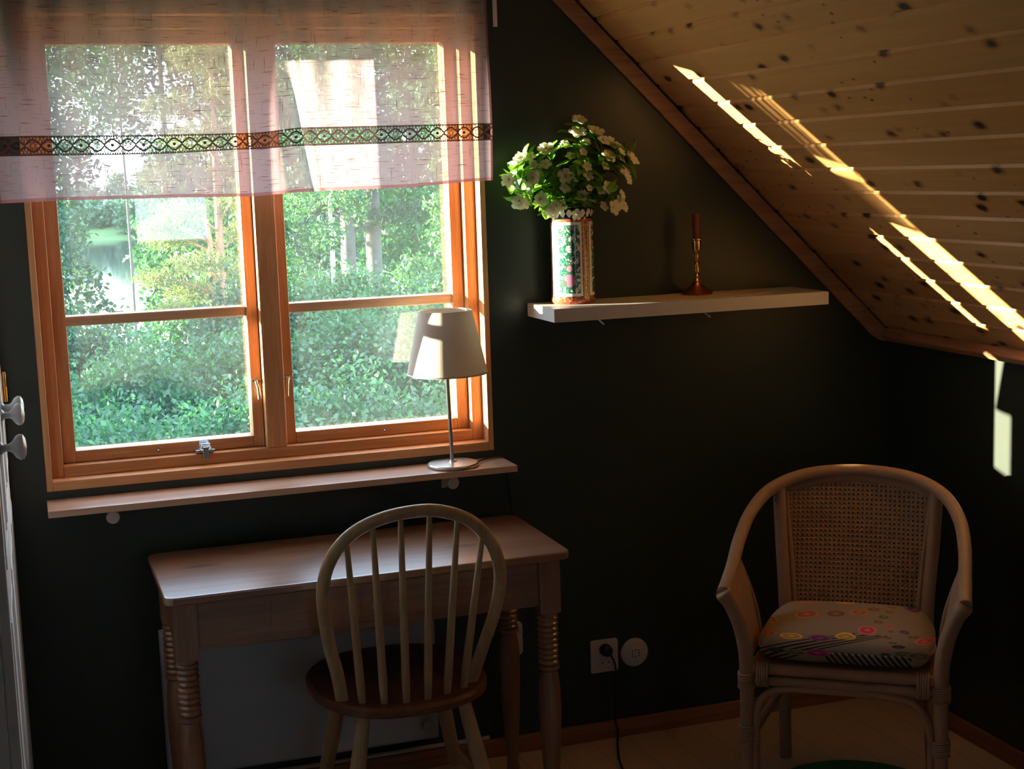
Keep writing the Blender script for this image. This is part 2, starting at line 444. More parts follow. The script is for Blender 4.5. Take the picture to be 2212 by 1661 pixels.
def struct(name, mb, mat, label, cat='room', parent=None, **kw):
    o = mb.obj(name, mat, parent, **kw); return tag(o, label, cat, kind='structure')

def smooth_path(pts, n=8):
    """Catmull-Rom through the points."""
    P = [Vector(p) for p in pts]; out = []
    for i in range(len(P) - 1):
        a, b, c, d = P[max(i - 1, 0)], P[i], P[i + 1], P[min(i + 2, len(P) - 1)]
        for k in range(n):
            t = k / n
            out.append(0.5 * ((2 * b) + (c - a) * t + (2 * a - 5 * b + 4 * c - d) * t * t + (3 * b - a - 3 * c + d) * t ** 3))
    out.append(P[-1]); return out

def fast_mesh(name, verts, quads, mat, parent=None, smooth=False, uv=None, tris=False):
    me = bpy.data.meshes.new(name); nv, nf = len(verts), len(quads); k = 3 if tris else 4
    me.vertices.add(nv); me.vertices.foreach_set('co', np.asarray(verts, np.float32).ravel())
    me.loops.add(nf * k); me.loops.foreach_set('vertex_index', np.asarray(quads, np.int32).ravel())
    me.polygons.add(nf); me.polygons.foreach_set('loop_start', np.arange(0, nf * k, k, dtype=np.int32))
    me.polygons.foreach_set('loop_total', np.full(nf, k, np.int32))
    if smooth: me.polygons.foreach_set('use_smooth', np.ones(nf, bool))
    me.update(calc_edges=True)
    if uv is not None:
        l = me.uv_layers.new(name='UVMap'); l.data.foreach_set('uv', np.asarray(uv, np.float32)[np.asarray(quads).ravel()].ravel())
    me.materials.append(mat)
    o = bpy.data.objects.new(name, me); C.objects.link(o); o.parent = parent
    return o

def sheet(name, fn, nu, nv, mat, parent, off, uvf):
    """Cloth sheet from fn(s, t) -> point."""
    vs, uv = [], []
    for j in range(nv + 1):
        for i in range(nu + 1):
            s_, t_ = i / nu, j / nv; p = fn(s_, t_); vs.append((p[0] - off[0], p[1] - off[1], p[2] - off[2])); uv.append(uvf(s_, t_))
    q = [(j * (nu + 1) + i, j * (nu + 1) + i + 1, (j + 1) * (nu + 1) + i + 1, (j + 1) * (nu + 1) + i) for j in range(nv) for i in range(nu)]
    return fast_mesh(name, vs, q, mat, parent, True, uv)

# ------------------------------------------------------------------ the room
WX0, WX1, WZ0, WZ1 = 0.033, 1.262, 0.919, 2.155      # outer edge of the window's casing
XL, XR, YF = -0.64, 2.57, -6.2                        # left wall, knee wall, wall behind the camera
ZK, SL = 1.176, 0.985                                 # ceiling height at the knee wall, slope
WT = 0.17                                             # gable wall thickness
ZT = 2.52
def ceil_z(x): return ZK + SL * (XR - x)
XA = XR - (ZT - ZK) / SL

def gable(y0, y1, hole):
    """Gable wall between y0 and y1 with one rectangular hole."""
    hx0, hx1, hz0, hz1 = hole; mb = MB(); E_ = 0.12
    mb.box(XL - E_, hx0, y0, y1, -0.05, ZT + 0.1)
    mb.box(hx0, hx1, y0, y1, -0.05, hz0); mb.box(hx0, hx1, y0, y1, hz1, ZT + 0.1)
    mb.prism([(hx1, -0.05), (XR + E_, -0.05), (XR + E_, ceil_z(XR + E_) + 0.1), (hx1, min(ZT, ceil_z(hx1)) + 0.1)], y0, y1, 'y')
    return mb
struct('wall_back', gable(0.0, WT, (WX0 + 0.006, WX1 - 0.006, WZ0 + 0.006, WZ1 - 0.006)), WALL, 'dark green gable wall around the window')
struct('wall_front', gable(YF - WT, YF, (0.75, 1.35, 1.25, 1.85)), WALL, 'dark green wall behind the viewer')
struct('wall_right', MB().box(XR, XR + 0.12, YF, 0, -0.05, ZK + 0.03), WALL, 'low dark green knee wall under the sloping ceiling')
struct('wall_left', MB().box(XL - 0.12, XL, YF, 0, -0.05, ZT + 0.1), WALL, 'dark wall behind the white cupboard')
struct('floor', MB().box(XL - 0.12, XR + 0.12, YF - WT, WT, -0.1, 0.0), FLOOR, 'pale painted board floor')

def slope_ceiling():
    """Boards with V-grooves, local x down the slope from the knee wall upwards, y along the boards."""
    prof = []; L = (XR - XA) / math.cos(math.atan(SL)); nb = int(L / BW) + 1; g = 0.0065
    x = -0.12
    prof.append((x, 0.0))
    for i in range(0, nb):
        xb = i * BW + 0.016
        prof += [(xb - g, 0.0), (xb - 0.0012, 0.006), (xb + 0.0012, 0.006), (xb + g, 0.0)]
    prof.append((L, 0.0)); mb = MB(); n = len(prof)
    for y in (YF, 0.0): mb.v += [(px_, y, h) for px_, h in prof]
    mb.f += [(i, i + 1, n + i + 1, n + i) for i in range(n - 1)]
    mb.box(-0.12, L + 0.1, YF - WT, WT, 0.02, 0.12)
    return mb
cs = struct('ceiling', slope_ceiling(), CEIL, 'sloping ceiling of knotty tongue and groove pine boards')
_a = math.atan(SL)
_X = Vector((-math.cos(_a), 0, math.sin(_a))); _Z = Vector((math.sin(_a), 0, math.cos(_a))); _Y = _Z.cross(_X)
cs.matrix_world = Matrix(((_X.x, _Y.x, _Z.x, XR), (_X.y, _Y.y, _Z.y, YF), (_X.z, _Y.z, _Z.z, ZK), (0, 0, 0, 1)))
struct('ceiling_flat', MB().box(XL - 0.12, XA + 0.02, YF - WT, WT, ZT, ZT + 0.1), CEIL, 'flat strip of ceiling above the slope')

# trims: bevelled board on the gable wall under the slope, its turn along the knee wall, baseboards
def along(x, d): return (x - d * math.sin(_a), ceil_z(x) - d * math.cos(_a))
tb = MB()
g0, g1 = 0.008, 0.052
pa, pb, pc, pd = along(XA, g0), along(XR - 0.012, g0), along(XR - 0.012, g1), along(XA, g1)
pc = (XR - 0.068, ceil_z(XR - 0.068) - g1 / math.cos(_a)); pe = (XR - 0.030, ZK - 0.028); pb = (XR - 0.002, ZK - 0.006); pf = (XR - 0.002, ZK - 0.030)
tb.prism([pa, pb, pf, pe, (XR - 0.052, ZK - 0.018), pc, pd], -0.014, 0.0, 'y')
struct('trim_1', tb, TRIMW, 'pine trim board where the gable wall meets the sloping ceiling', 'trim', bevel=0.003)
struct('trim_2',
       MB().add([(x, y, z) for y in (YF, -0.014) for x, z in ((XR, ZK - 0.032), (XR - 0.014, ZK - 0.030), (XR - 0.030, ZK - 0.014), (XR - 0.020, ZK + 0.012), (XR, ZK - 0.004))],
                [(0, 1, 2, 3, 4), (9, 8, 7, 6, 5)] + [(i, (i + 1) % 5, 5 + (i + 1) % 5, 5 + i) for i in range(5)]), TRIMY, 'pine trim along the top of the knee wall', 'trim', bevel=0.003)
BBX = wood('baseboard_pine', (0.36, 0.16, 0.08), (0.24, 0.09, 0.04), 'x', 0.5)
BBY = wood('baseboard_pine_depth', (0.36, 0.16, 0.08), (0.24, 0.09, 0.04), 'y', 0.5)
struct('baseboard_back', MB().box(XL, XR, -0.012, 0, 0, 0.054), BBX, 'brown pine baseboard along the gable wall', 'baseboard', bevel=0.003)
struct('baseboard_right', MB().box(XR - 0.012, XR, YF, -0.012, 0, 0.054), BBY, 'brown pine baseboard along the knee wall', 'baseboard', bevel=0.003)

# ------------------------------------------------------------------ the window
win = thing('window_1', (0.648, 0.0, WZ0), 'orange pine two-casement window looking out on trees and a lake', 'window'); win['kind'] = 'structure'
YC, YK, YS, YO = -0.005, 0.047, 0.082, 0.142          # casing face, frame face, sash face, sash outside
def frame_ring(x0, x1, z0, z1, l, r, b, t, y0, y1, stiles=None):
    """Four boards round a rectangle: the two uprights and the two rails as one mesh each side."""
    return [MB().box(x0, x0 + l, y0, y1, z0, z1), MB().box(x1 - r, x1, y0, y1, z0, z1), MB().box(x0 + l, x1 - r, y0, y1, z0, z0 + b), MB().box(x0 + l, x1 - r, y0, y1, z1 - t, z1)]
def joined(parts):
    m = MB()
    for p in parts: m.add(p.v, p.f)
    return m
cw = 0.016
fr = frame_ring(WX0, WX1, WZ0, WZ1, cw, cw, 0.025, cw, YC, YO + 0.01)
joined(fr[:2]).obj('casing_upright', PINE['z'], win, bevel=0.0015); joined(fr[2:]).obj('casing_board', PINE['x'], win, bevel=0.0015)
kx0, kx1, kz0, kz1 = WX0 + cw, WX1 - cw, WZ0 + 0.025, WZ1 - cw
kl, kb = 0.031, 0.030
fr = frame_ring(kx0, kx1, kz0, kz1, kl, kl, kb, kl, YK, YO)
joined(fr[:2]).obj('frame_post', PINE['z'], win, bevel=0.002); joined(fr[2:]).obj('frame_rail', PINE['x'], win, bevel=0.002)
mx0, mx1 = 0.622, 0.678
MB().box(mx0, mx1, YK - 0.002, YO, kz0 + kb, kz1 - kl).obj('mullion', PINE['z'], win, bevel=0.003)
sz0, sz1 = kz0 + kb + 0.001, kz1 - kl - 0.001
def sash(x0, x1, lw, rw):
    s = MB().box(x0, x0 + lw, YS, YO, sz0, sz1).box(x1 - rw, x1, YS, YO, sz0, sz1).obj('sash', PINE['z'], win, bevel=0.002)
    MB().box(x0 + lw, x1 - rw, YS, YO, sz0, sz0 + 0.031).box(x0 + lw, x1 - rw, YS, YO, sz1 - 0.035, sz1).obj('sash_rail', PINE['x'], s, bevel=0.002)
    MB().box(x0 + lw - 0.002, x1 - rw + 0.002, YS + 0.006, YO - 0.004, 1.340, 1.3665).obj('glazing_bar', BARW, s, bevel=0.003)
    MB().box(x0 + lw - 0.003, x1 - rw + 0.003, YO - 0.012, YO - 0.008, sz0 + 0.028, sz1 - 0.032).obj('glass_pane', GLASS, s)
    return s
sl = sash(kx0 + kl + 0.001, mx0 - 0.001, 0.034, 0.030)
sr = sash(mx1 + 0.001, kx1 - kl - 0.001, 0.030, 0.033)
# catch on the bottom rail, two stay handles beside the mullion, small screws
def handle(x, y, z, sgn):
    m = MB().lathe([(0.007, -0.004), (0.007, 0.004)], (x, y, z), 14, 'y').tube([(x - 0.012 * sgn, y - 0.004, z), (x + 0.010 * sgn, y - 0.008, z)], 0.0042, 10)
    m.tube([(x - 0.003 * sgn, y - 0.008, z), (x + 0.001 * sgn, y - 0.016, z - 0.018), (x + 0.004 * sgn, y - 0.014, z - 0.050)], [0.0045, 0.004, 0.0055], 10)
    tag(m.obj('window_handle', STEEL, win, True), 'small worn metal casement handle')
handle(0.607, YS - 0.004, 1.160, 1); handle(0.690, YS - 0.004, 1.162, -1)
cx, cz = 0.452, 0.982
m = MB().box(cx - 0.012, cx + 0.016, YS - 0.004, YS, cz + 0.004, cz + 0.026).box(cx - 0.026, cx + 0.026, YK - 0.004, YK + 0.030, cz - 0.003, cz + 0.003)
m.box(cx - 0.007, cx + 0.008, YK - 0.012, YK - 0.004, cz - 0.022, cz + 0.012).tube([(cx - 0.014, YK + 0.004, cz + 0.003), (cx - 0.010, YK - 0.002, cz + 0.018), (cx + 0.012, YK - 0.002, cz + 0.018), (cx + 0.016, YK + 0.004, cz + 0.003)], 0.003, 8)
tag(m.obj('window_catch', CHROME, win, bevel=0.001), 'chrome catch on the bottom rail')
for x in (0.330, 0.962):
    MB().lathe([(0.004, 0), (0.004, -0.006), (0.002, -0.010)], (x, YS, sz0 + 0.014), 10, 'y').obj('screw_hook', CHROME, win, True)
# outside sill of painted metal
MB().add([(x, y, z) for x in (WX0, WX1) for y, z in ((YO + 0.005, kz0 + kb - 0.002), (YO + 0.16, kz0 + kb - 0.022), (YO + 0.16, kz0 + kb - 0.03), (YO + 0.005, kz0 + kb - 0.01))], [(0, 1, 2, 3), (7, 6, 5, 4), (0, 4, 5, 1), (1, 5, 6, 2), (2, 6, 7, 3), (3, 7, 4, 0)]).obj('outer_sill', WHITE, win)

# unseen small window added behind the viewer, for fill light in the room
w2 = thing('fill_window', (1.05, YF, 1.25), 'small unseen window added behind the viewer for fill light', 'window'); w2['kind'] = 'structure'
fr = frame_ring(0.75, 1.35, 1.25, 1.85, 0.05, 0.05, 0.05, 0.05, YF - WT, YF + 0.015)
joined(fr[:2]).obj('frame_post', PINE['z'], w2); joined(fr[2:]).obj('frame_rail', PINE['x'], w2)
MB().box(0.80, 1.30, YF - 0.09, YF - 0.086, 1.30, 1.80).obj('glass_pane', GLASS, w2)

# ------------------------------------------------------------------ curtain
ct = thing('curtain', (0.62, -0.078, 1.675), 'sheer mauve linen valance with a dark crochet band across the window', 'curtain')
CX0, CX1, CZ1 = -0.030, 1.262, 2.28
def interp(x, tab):
    for (a, b), (c, d) in zip(tab, tab[1:]):
        if x <= c:
            t = max(0, (x - a) / (c - a)); t = t * t * (3 - 2 * t); return b + (d - b) * t
    return tab[-1][1]
HEM_T = [(-0.03, 1.672), (0.12, 1.674), (0.37, 1.671), (0.60, 1.667), (0.76, 1.674), (0.98, 1.675), (1.262, 1.686)]
LB_T = [(-0.03, 1.787), (0.365, 1.783), (0.60, 1.788), (0.75, 1.793), (1.262, 1.795)]
LT_T = [(-0.03, 1.836), (0.365, 1.831), (0.60, 1.830), (0.755, 1.841), (1.262, 1.841)]
def fold(x, z):
    """How far the cloth bulges into the room: gathers at the rod, a few deep folds lower down."""
    h = min(1.0, max(0.0, (CZ1 - z) / (CZ1 - 1.67)))
    xs = x - 0.10 * (h - 0.55)                       # the folds lean to the right as they fall
    g = 0.010 * math.sin(x * 62 + 1.3 * math.sin(x * 9)) * (1 - h) ** 1.5 + 0.006 * math.sin(x * 24 + 0.8) * (1 - 0.4 * h)
    f = 0.0
    for c, w, a in ((0.18, 0.045, 0.012), (0.36, 0.03, 0.010), (0.71, 0.040, 0.030), (0.05, 0.04, 0.012), (0.93, 0.08, 0.008)):
        d = (xs - c) / w; f += a * math.exp(-d * d)
    d = (xs - 0.735) / 0.012; f -= 0.012 * math.exp(-d * d)
    return g + f * (0.55 + 0.45 * h)
def cpt(x, z): return (x + 0.012 * math.sin(z * 9 + x * 3) * 0.3, -0.078 - fold(x, z), z)
OFF = (0.62, -0.078, 1.675)
def band(name, lo, hi, nv, mat, uvf):
    def fn(s, t):
        x = CX0 + (CX1 - CX0) * s; a, b = lo(x), hi(x); return cpt(x, a + (b - a) * t)
    o = sheet(name, fn, 240, nv, mat, ct, OFF, uvf); return o
W_ = CX1 - CX0
band('cloth', lambda x: interp(x, LT_T), lambda x: CZ1, 40, LINEN, lambda s, t: (s * W_, 0.2 + t * 0.45))
tag(band('lace_band', lambda x: interp(x, LB_T), lambda x: interp(x, LT_T), 6, LACE, lambda s, t: (s * W_, t)), 'dark crochet lace insert')
tag(band('lower_cloth', lambda x: interp(x, HEM_T) + 0.008, lambda x: interp(x, LB_T), 10, LINEN, lambda s, t: (s * W_, t * 0.115)), 'cloth below the lace')
band('hem', lambda x: interp(x, HEM_T), lambda x: interp(x, HEM_T) + 0.0085, 2, HEMM, lambda s, t: (s * W_, t * 0.0085))
for k, x0 in enumerate((CX0, CX1 - 0.006)):
    sheet('side_hem', lambda s, t: (lambda p: (p[0], p[1] - 0.0015, p[2]))(cpt(x0 + 0.006 * s, interp(x0, HEM_T) + (CZ1 - interp(x0, HEM_T)) * t)), 2, 40, HEMM, ct, OFF, lambda s, t: (s * 0.006, t * 0.6))
rod = thing('curtain_rod', (0.62, -0.078, 2.29), 'white curtain rod above the window with a bracket at its end', 'curtain rod')
MB().tube([(-0.10, -0.078, 2.29), (1.31, -0.078, 2.29)], 0.009, 14).obj('rod', WHITE, rod, True)
for x in (-0.085, 1.309):
    MB().box(x - 0.006, x + 0.006, -0.004, 0, 2.106, 2.31).box(x - 0.006, x + 0.006, -0.088, -0.004, 2.276, 2.284).obj('bracket', WHITE, rod, bevel=0.001)

# ------------------------------------------------------------------ window ledge
ledge = thing('window_ledge', (0.657, -0.07, 0.88), 'narrow pine ledge board below the window, carrying the lamp', 'shelf')
LZ = 0.8975
MB().box(0.030, 1.284, -0.147, -0.001, LZ - 0.0185, LZ).obj('board', LEDGE, ledge, bevel=0.002)
for x in (0.190, 1.110):
    b = MB().box(x - 0.008, x + 0.008, -0.004, 0, LZ - 0.075, LZ - 0.0185).box(x - 0.008, x + 0.008, -0.105, 0, LZ - 0.0215, LZ - 0.0185).obj('bracket', PLASTIC, ledge, bevel=0.001)
    MB().lathe([(0.002, -0.100), (0.016, -0.100), (0.018, -0.094), (0.016, -0.088), (0.005, -0.084), (0.005, -0.04)], (x, 0, LZ - 0.043), 24, 'y').obj('bracket_cap', PLASTIC, b, True)

# ------------------------------------------------------------------ table lamp
LX, LY = 1.118, -0.074
lamp = thing('table_lamp', (LX, LY, LZ), 'table lamp with cream linen shade on a thin steel stem, on the window ledge', 'lamp')
MB().lathe([(0.001, LZ), (0.069, LZ), (0.072, LZ + 0.003), (0.072, LZ + 0.008), (0.069, LZ + 0.011), (0.012, LZ + 0.013), (0.008, LZ + 0.018), (0.001, LZ + 0.018)], (LX, LY, 0), 48).obj('base', STEEL, lamp, True)
MB().tube([(LX - 0.002, LY, LZ + 0.012), (LX - 0.008, LY, LZ + 0.30)], 0.0055, 14).obj('stem', STEEL, lamp, True)
MB().lathe([(0.014, LZ + 0.285), (0.016, LZ + 0.29), (0.016, LZ + 0.335), (0.011, LZ + 0.34)], (LX - 0.008, LY, 0), 20).obj('socket', PLASTIC, lamp, True)
MB().lathe([(0.011, LZ + 0.34), (0.016, LZ + 0.352), (0.028, LZ + 0.375), (0.026, LZ + 0.395), (0.012, LZ + 0.408), (0.001, LZ + 0.410)], (LX - 0.008, LY, 0), 24).obj('bulb', WHITE, lamp, True)
sx = LX - 0.006; z0, z1 = 1.1595, 1.336
sh = MB().lathe([(0.1125, z0), (0.0745, z1), (0.0732, z1), (0.1112, z0), (0.1125, z0)], (sx, LY, 0), 64, cap=False)
sh = sh.obj('lamp_shade', SHADE, lamp, True)
ring = MB()
for r, z in ((0.1115, z0 + 0.003), (0.0735, z1 - 0.003)): ring.tube([(sx + r * math.cos(a * PI / 24), LY + r * math.sin(a * PI / 24), z) for a in range(49)], 0.0016, 6, False)
for k in range(3):
    a = k * 2 * PI / 3 + 0.4; ring.tube([(sx + 0.015 * math.cos(a), LY + 0.015 * math.sin(a), LZ + 0.335), (sx + 0.082 * math.cos(a), LY + 0.082 * math.sin(a), z1 - 0.035)], 0.0013, 6)
ring.obj('shade_wire', STEEL, sh, True)
cord = smooth_path([(LX + 0.070, LY, LZ + 0.004), (1.215, -0.050, LZ + 0.006), (1.262, -0.022, LZ + 0.004), (1.290, -0.012, LZ - 0.004), (1.297, -0.008, 0.85), (1.315, -0.006, 0.70), (1.350, -0.006, 0.52), (1.358, -0.006, 0.43), (1.352, -0.012, 0.375), (1.325, -0.020, 0.355)], 8)
MB().tube(cord, 0.0027, 8).obj('cord', BLACK, lamp, True)

# ------------------------------------------------------------------ wall shelf and what stands on it
SZ = 1.3345
ws = thing('wall_shelf', (1.80, -0.11, SZ - 0.038), 'thick white floating shelf on the green wall right of the window', 'shelf')
MB().box(1.378, 2.226, -0.222, 0.0, SZ - 0.0375, SZ).obj('board', SHELFW, ws, bevel=0.0012)
for x in (1.535, 1.86):
    MB().tube([(x, -0.12, SZ - 0.036), (x - 0.006, -0.205, SZ - 0.052)], 0.0022, 8).obj('peg', WHITE, ws, True)

VX, VY, VH = 1.491, -0.074, 0.268
vase = thing('vase', (VX, VY, SZ), 'cylindrical porcelain vase with a green and pink floral panel, holding white blossom', 'vase')
prof = [(0.058, 0.0), (0.0625, 0.004), (0.064, 0.010), (0.0625, 0.018), (0.0605, 0.028), (0.0605, 0.215), (0.0595, 0.228), (0.058, 0.236), (0.060, 0.246), (0.064, 0.258), (0.066, VH), (0.063, VH - 0.001), (0.056, 0.24), (0.056, 0.012), (0.001, 0.010)]
n = 60; vs, uv = [], []
for i, (r, h) in enumerate(prof):
    for j in range(n + 1):
        a = 2 * PI * j / n; rr = r * (1 + (0.03 * math.sin(a * 10) if h > 0.25 else 0)); vs.append((rr * math.cos(a), rr * math.sin(a), h)); uv.append((j / n + 0.197, h / VH))
q = [(i * (n + 1) + j, i * (n + 1) + j + 1, (i + 1) * (n + 1) + j + 1, (i + 1) * (n + 1) + j) for i in range(len(prof) - 1) for j in range(n)]
fast_mesh('vase_body', vs, q, VASE, vase, True, [(u_ if u_ <= 1 else u_, v_) for u_, v_ in uv])
fast_mesh('vase_foot', [(0.058 * math.cos(2 * PI * j / 4 + 0.785), 0.058 * math.sin(2 * PI * j / 4 + 0.785), 0.001) for j in range(4)], [(0, 1, 2, 3)], SHELFW, vase)

def blossom(c, nrm, r):
    """One open flower: a ring of cupped petals and an inner ring."""
    N_ = Vector(nrm).normalized(); a = Vector((0, 0, 1)) if abs(N_.z) < 0.8 else Vector((1, 0, 0)); t = N_.cross(a).normalized(); b = N_.cross(t); c = Vector(c)
    vs, fs = [], []
    for ring_, (k, R, lift, ph) in enumerate(((5, r, 0.15, random.random() * 6), (5, r * 0.72, 0.42, random.random() * 6))):
        for i in range(k):
            an = ph + i * 2 * PI / k; d = t * math.cos(an) + b * math.sin(an); s_ = N_.cross(d)
            rows = ((0.08, 0.06, 0.0), (0.45, 0.34, 0.10), (0.80, 0.42, 0.16), (1.0, 0.20, 0.10 + random.uniform(-.08, .12)))
            base = len(vs)
            for l, w, z in rows:
                for sg in (-1, 0, 1):
                    vs.append(c + d * (l * R) + s_ * (sg * w * R) + N_ * ((lift * l + z + (0.10 if sg else 0.0) * l) * R))
            for q_ in range(3):
                for g_ in range(2):
                    o = base + q_ * 3 + g_; fs.append((o, o + 1, o + 4, o + 3))
    return vs, fs

def leaf_blade(c, d, nrm, L, w):
    d = Vector(d).normalized(); N_ = Vector(nrm); N_ = (N_ - d * N_.dot(d)).normalized(); s_ = d.cross(N_); c = Vector(c); vs, fs = [], []
    rows = ((0, 0.05, 0), (0.25, 0.75, 0.02), (0.5, 1.0, 0.0), (0.78, 0.6, -0.07), (1.0, 0.03, -0.18))
    for l, ww, z in rows:
        for sg in (-1, 0, 1): vs.append(c + d * (l * L) + s_ * (sg * w * 0.5 * ww) + N_ * ((z + (0.10 if sg else 0)) * L))
    for i in range(4):
        for g_ in range(2): o = i * 3 + g_; fs.append((o, o + 1, o + 4, o + 3))
    return vs, fs

# sprigs of mock orange: (tip offset from the vase mouth in metres, label)
SPRIGS = [
    ((0.022, 0.015, 0.238), [(0.0, 0.0, 0.0, .026), (-0.008, -0.01, -0.035, .030), (0.012, -0.02, -0.060, .016)], 'blossom sprig standing tallest above the vase'),
    ((0.062, -0.010, 0.205), [(0.0, 0.0, 0.0, .031), (0.020, -.01, -.025, .022)], 'blossom sprig second tallest, its white flower just right of the topmost one'),
    ((0.105, -0.005, 0.185), [(0.0, 0.0, -.012, .028), (0.022, -.01, -.030, .026), (-.006, -.02, -.045, .017)], 'blossom sprig with paired flowers at the upper right of the bouquet'),
    ((0.168, 0.010, 0.128), [(0.0, 0.0, 0.0, .030), (-0.030, 0.0, 0.0, .016), (-0.026, -.01, -.040, .028), (-.020, -.02, -.058, .018)], 'blossom sprig leaning farthest right, with a warm cream flower'),
    ((0.120, -0.030, 0.010), [(0.0, 0.0, 0.0, .024), (-.024, -.015, -.014, .026), (.014, 0, -.014, .018), (-.048, 0, -.010, .018), (0.008, 0.0, 0.022, .016)], 'blossom sprig drooping over the right side of the vase rim'),
    ((0.078, -0.055, 0.052), [(0.0, 0.0, 0.0, .022), (-.018, 0, -.006, .018), (.030, .02, .002, .014)], 'blossom sprig low at the front right with small half open flowers'),
    ((0.086, -0.045, 0.135), [(0.0, 0.0, 0.0, .026), (-.010, 0, -.024, .017)], 'blossom sprig in the middle of the right half of the bouquet'),
    ((0.018, -0.075, 0.110), [(0.0, 0.0, 0.0, .017), (.002, 0, -.024, .019), (-.010, 0, .040, .014)], 'blossom sprig of two small flowers facing the room at the centre'),
    ((-0.040, -0.070, 0.085), [(0.0, 0.0, 0.0, .028), (-.006, -.005, -.030, .018)], 'blossom sprig with a shaded pale flower left of the centre'),
    ((0.002, -0.080, 0.035), [(0.0, 0.0, 0.0, .019), (.020, 0, .018, .012), (-.020, -.005, -.052, .018)], 'blossom sprig hanging at the front just above the vase rim'),
    ((-0.080, -0.020, 0.160), [(0.0, 0.0, 0.0, .028), (-.006, -.010, -.040, .020), (.052, -.01, .012, .018)], 'blossom sprig with one bright flower at the upper left'),
    ((-0.145, 0.005, 0.138), [(0.0, 0.0, 0.0, .024), (.024, -.01, .004, .020), (.030, -.02, -.018, .016)], 'blossom sprig with flowers stepping out at the left shoulder'),
    ((-0.182, -0.010, 0.080), [(0.0, 0.0, 0.0, .025), (.062, -.015, .002, .031), (.080, -.01, .015, .018)], 'blossom sprig reaching farthest left on a long bare stalk'),
    ((-0.160, -0.030, 0.020), [(0.0, 0.0, 0.0, .026), (.018, 0, -.006, .016), (.056, -.015, .004, .022), (.068, 0, .010, .018)], 'blossom sprig drooping lowest on the left'),
    ((-0.085, -0.060, 0.000), [(0.0, 0.0, 0.0, .022), (.018, -.008, .004, .024), (.034, .0, .006, .020), (.010, 0, -.016, .014)], 'blossom sprig spilling over the left of the vase rim'),
    ((0.030, 0.050, 0.160), [(0.0, 0.0, 0.0, .022), (-.03, 0, -.02, .018)], 'blossom sprig at the back, half hidden between the taller ones'),
]
mouth = Vector((VX, VY, SZ + VH - 0.012))
for (dx, dy, dz), fl, lab in SPRIGS:
    dx *= 1.05
    dy = -0.012 + dy * (0.75 if dy < 0 else 0.35); tip = mouth + Vector((dx, dy, dz + 0.012))
    root = mouth + Vector((dx * 0.22, max(-0.038, min(0.038, dy * 0.4)), -0.10)); lip = mouth + Vector((dx * 0.27, max(-0.045, min(0.04, dy * 0.5)), 0.012))
    side = Vector((dx, dy, 0)); mid = lip.lerp(tip, 0.55) + Vector((0, 0, 0.030 + 0.25 * max(0, side.length - dz)))
    sp = thing('blossom_sprig', tuple(root), lab, 'flower', 'blossom sprigs in the vase')
    path = smooth_path([root, lip, mid, tip], 6)
    sm = MB().tube(path, [0.0022 - 0.0012 * i / len(path) for i in range(len(path))], 6)
    lm = MB()
    k0 = len(path)
    nl = 19 if side.length + dz < 0.2 else 24
    for i in range(nl):
        t = 0.30 + 0.62 * (i / nl); p = path[min(k0 - 1, int(t * k0))]; tg = (path[min(k0 - 1, int(t * k0) + 1)] - path[max(0, int(t * k0) - 1)])
        if tg.length < 1e-6: continue
        tg.normalize()
        an = i * 2.4 + random.random(); a = tg.cross(Vector((0.3, 0.2, 1))).normalized(); b = tg.cross(a)
        d = (tg * 0.55 + a * math.cos(an) + b * math.sin(an) + Vector((0, 0, -0.25))).normalized()
        L = random.uniform(0.036, 0.070)
        lm.add(*leaf_blade(p, d, tg + Vector((random.uniform(-.4, .4), random.uniform(-.6, .2), 0.5)), L, L * random.uniform(0.42, 0.55)))
    for ox, oy, oz, r in fl:
        c = tip + Vector((ox, oy - 0.012, oz)); out = Vector((c.x - VX, c.y - VY - 0.10, (c.z - mouth.z) * 0.8 + 0.03)) + Vector((random.uniform(-.05, .05), -0.05, random.uniform(-.03, .05)))
        bs = c - out.normalized() * 0.006
        near = min(path, key=lambda p: (p - bs).length)
        sm.tube(smooth_path([near, near.lerp(bs, 0.5) + Vector((0, 0, 0.004)), bs], 4), 0.0010, 5)
        m = MB().add(*blossom(c, out, r * 0.88)); fo = m.obj('blossom', PETAL, sp, 'soft')
        MB().lathe([(0.001, 0.002), (r * 0.16, 0.003), (r * 0.10, 0.009), (0.001, 0.010)], c, 8).obj('flower_centre', STAMEN, fo, True)
    sm.obj('stalk', STEM, sp, True); lm.obj('foliage', LEAF_BOUQ, sp, 'soft')

# lace mat, brass candlestick, red candle
def m_doily():
    m = M('cream_crochet'); o = m.coord(); x, y, z = m.xyz(o)
    h = ((x / 0.012 * PI).sin() * (y / 0.012 * PI).sin()).gt(0.35) * ((x / 0.06 * PI).sin().abs().gt(0.25))
    sh = m.bsdf('Diffuse', (0.66, 0.52, 0.36))
    return m.done(m.shader_mix(h, sh, m.bsdf('Transparent', (1, 1, 1))))
DOILY = m_doily()
poly = []
for k in range(120):
    a = 2 * PI * k / 120; rx, ry = 0.192, 0.088; w = 1 + 0.045 * abs(math.sin(a * 11)); poly.append((1.895 + rx * math.cos(a) * w, -0.094 + ry * math.sin(a) * w))
mt = MB().prism(poly, SZ + 0.0002, SZ + 0.0017, 'z').obj('lace_doily', DOILY, None, shift=(1.895, -0.094, SZ + 0.0002))
tag(mt, 'cream lace doily lying on the white shelf under the candlestick', 'doily')
KX, KY = 1.877, -0.075; KZ = SZ + 0.0018
cs_ = thing('candlestick', (KX, KY, KZ), 'slim turned brass candlestick on the lace doily', 'candlestick')
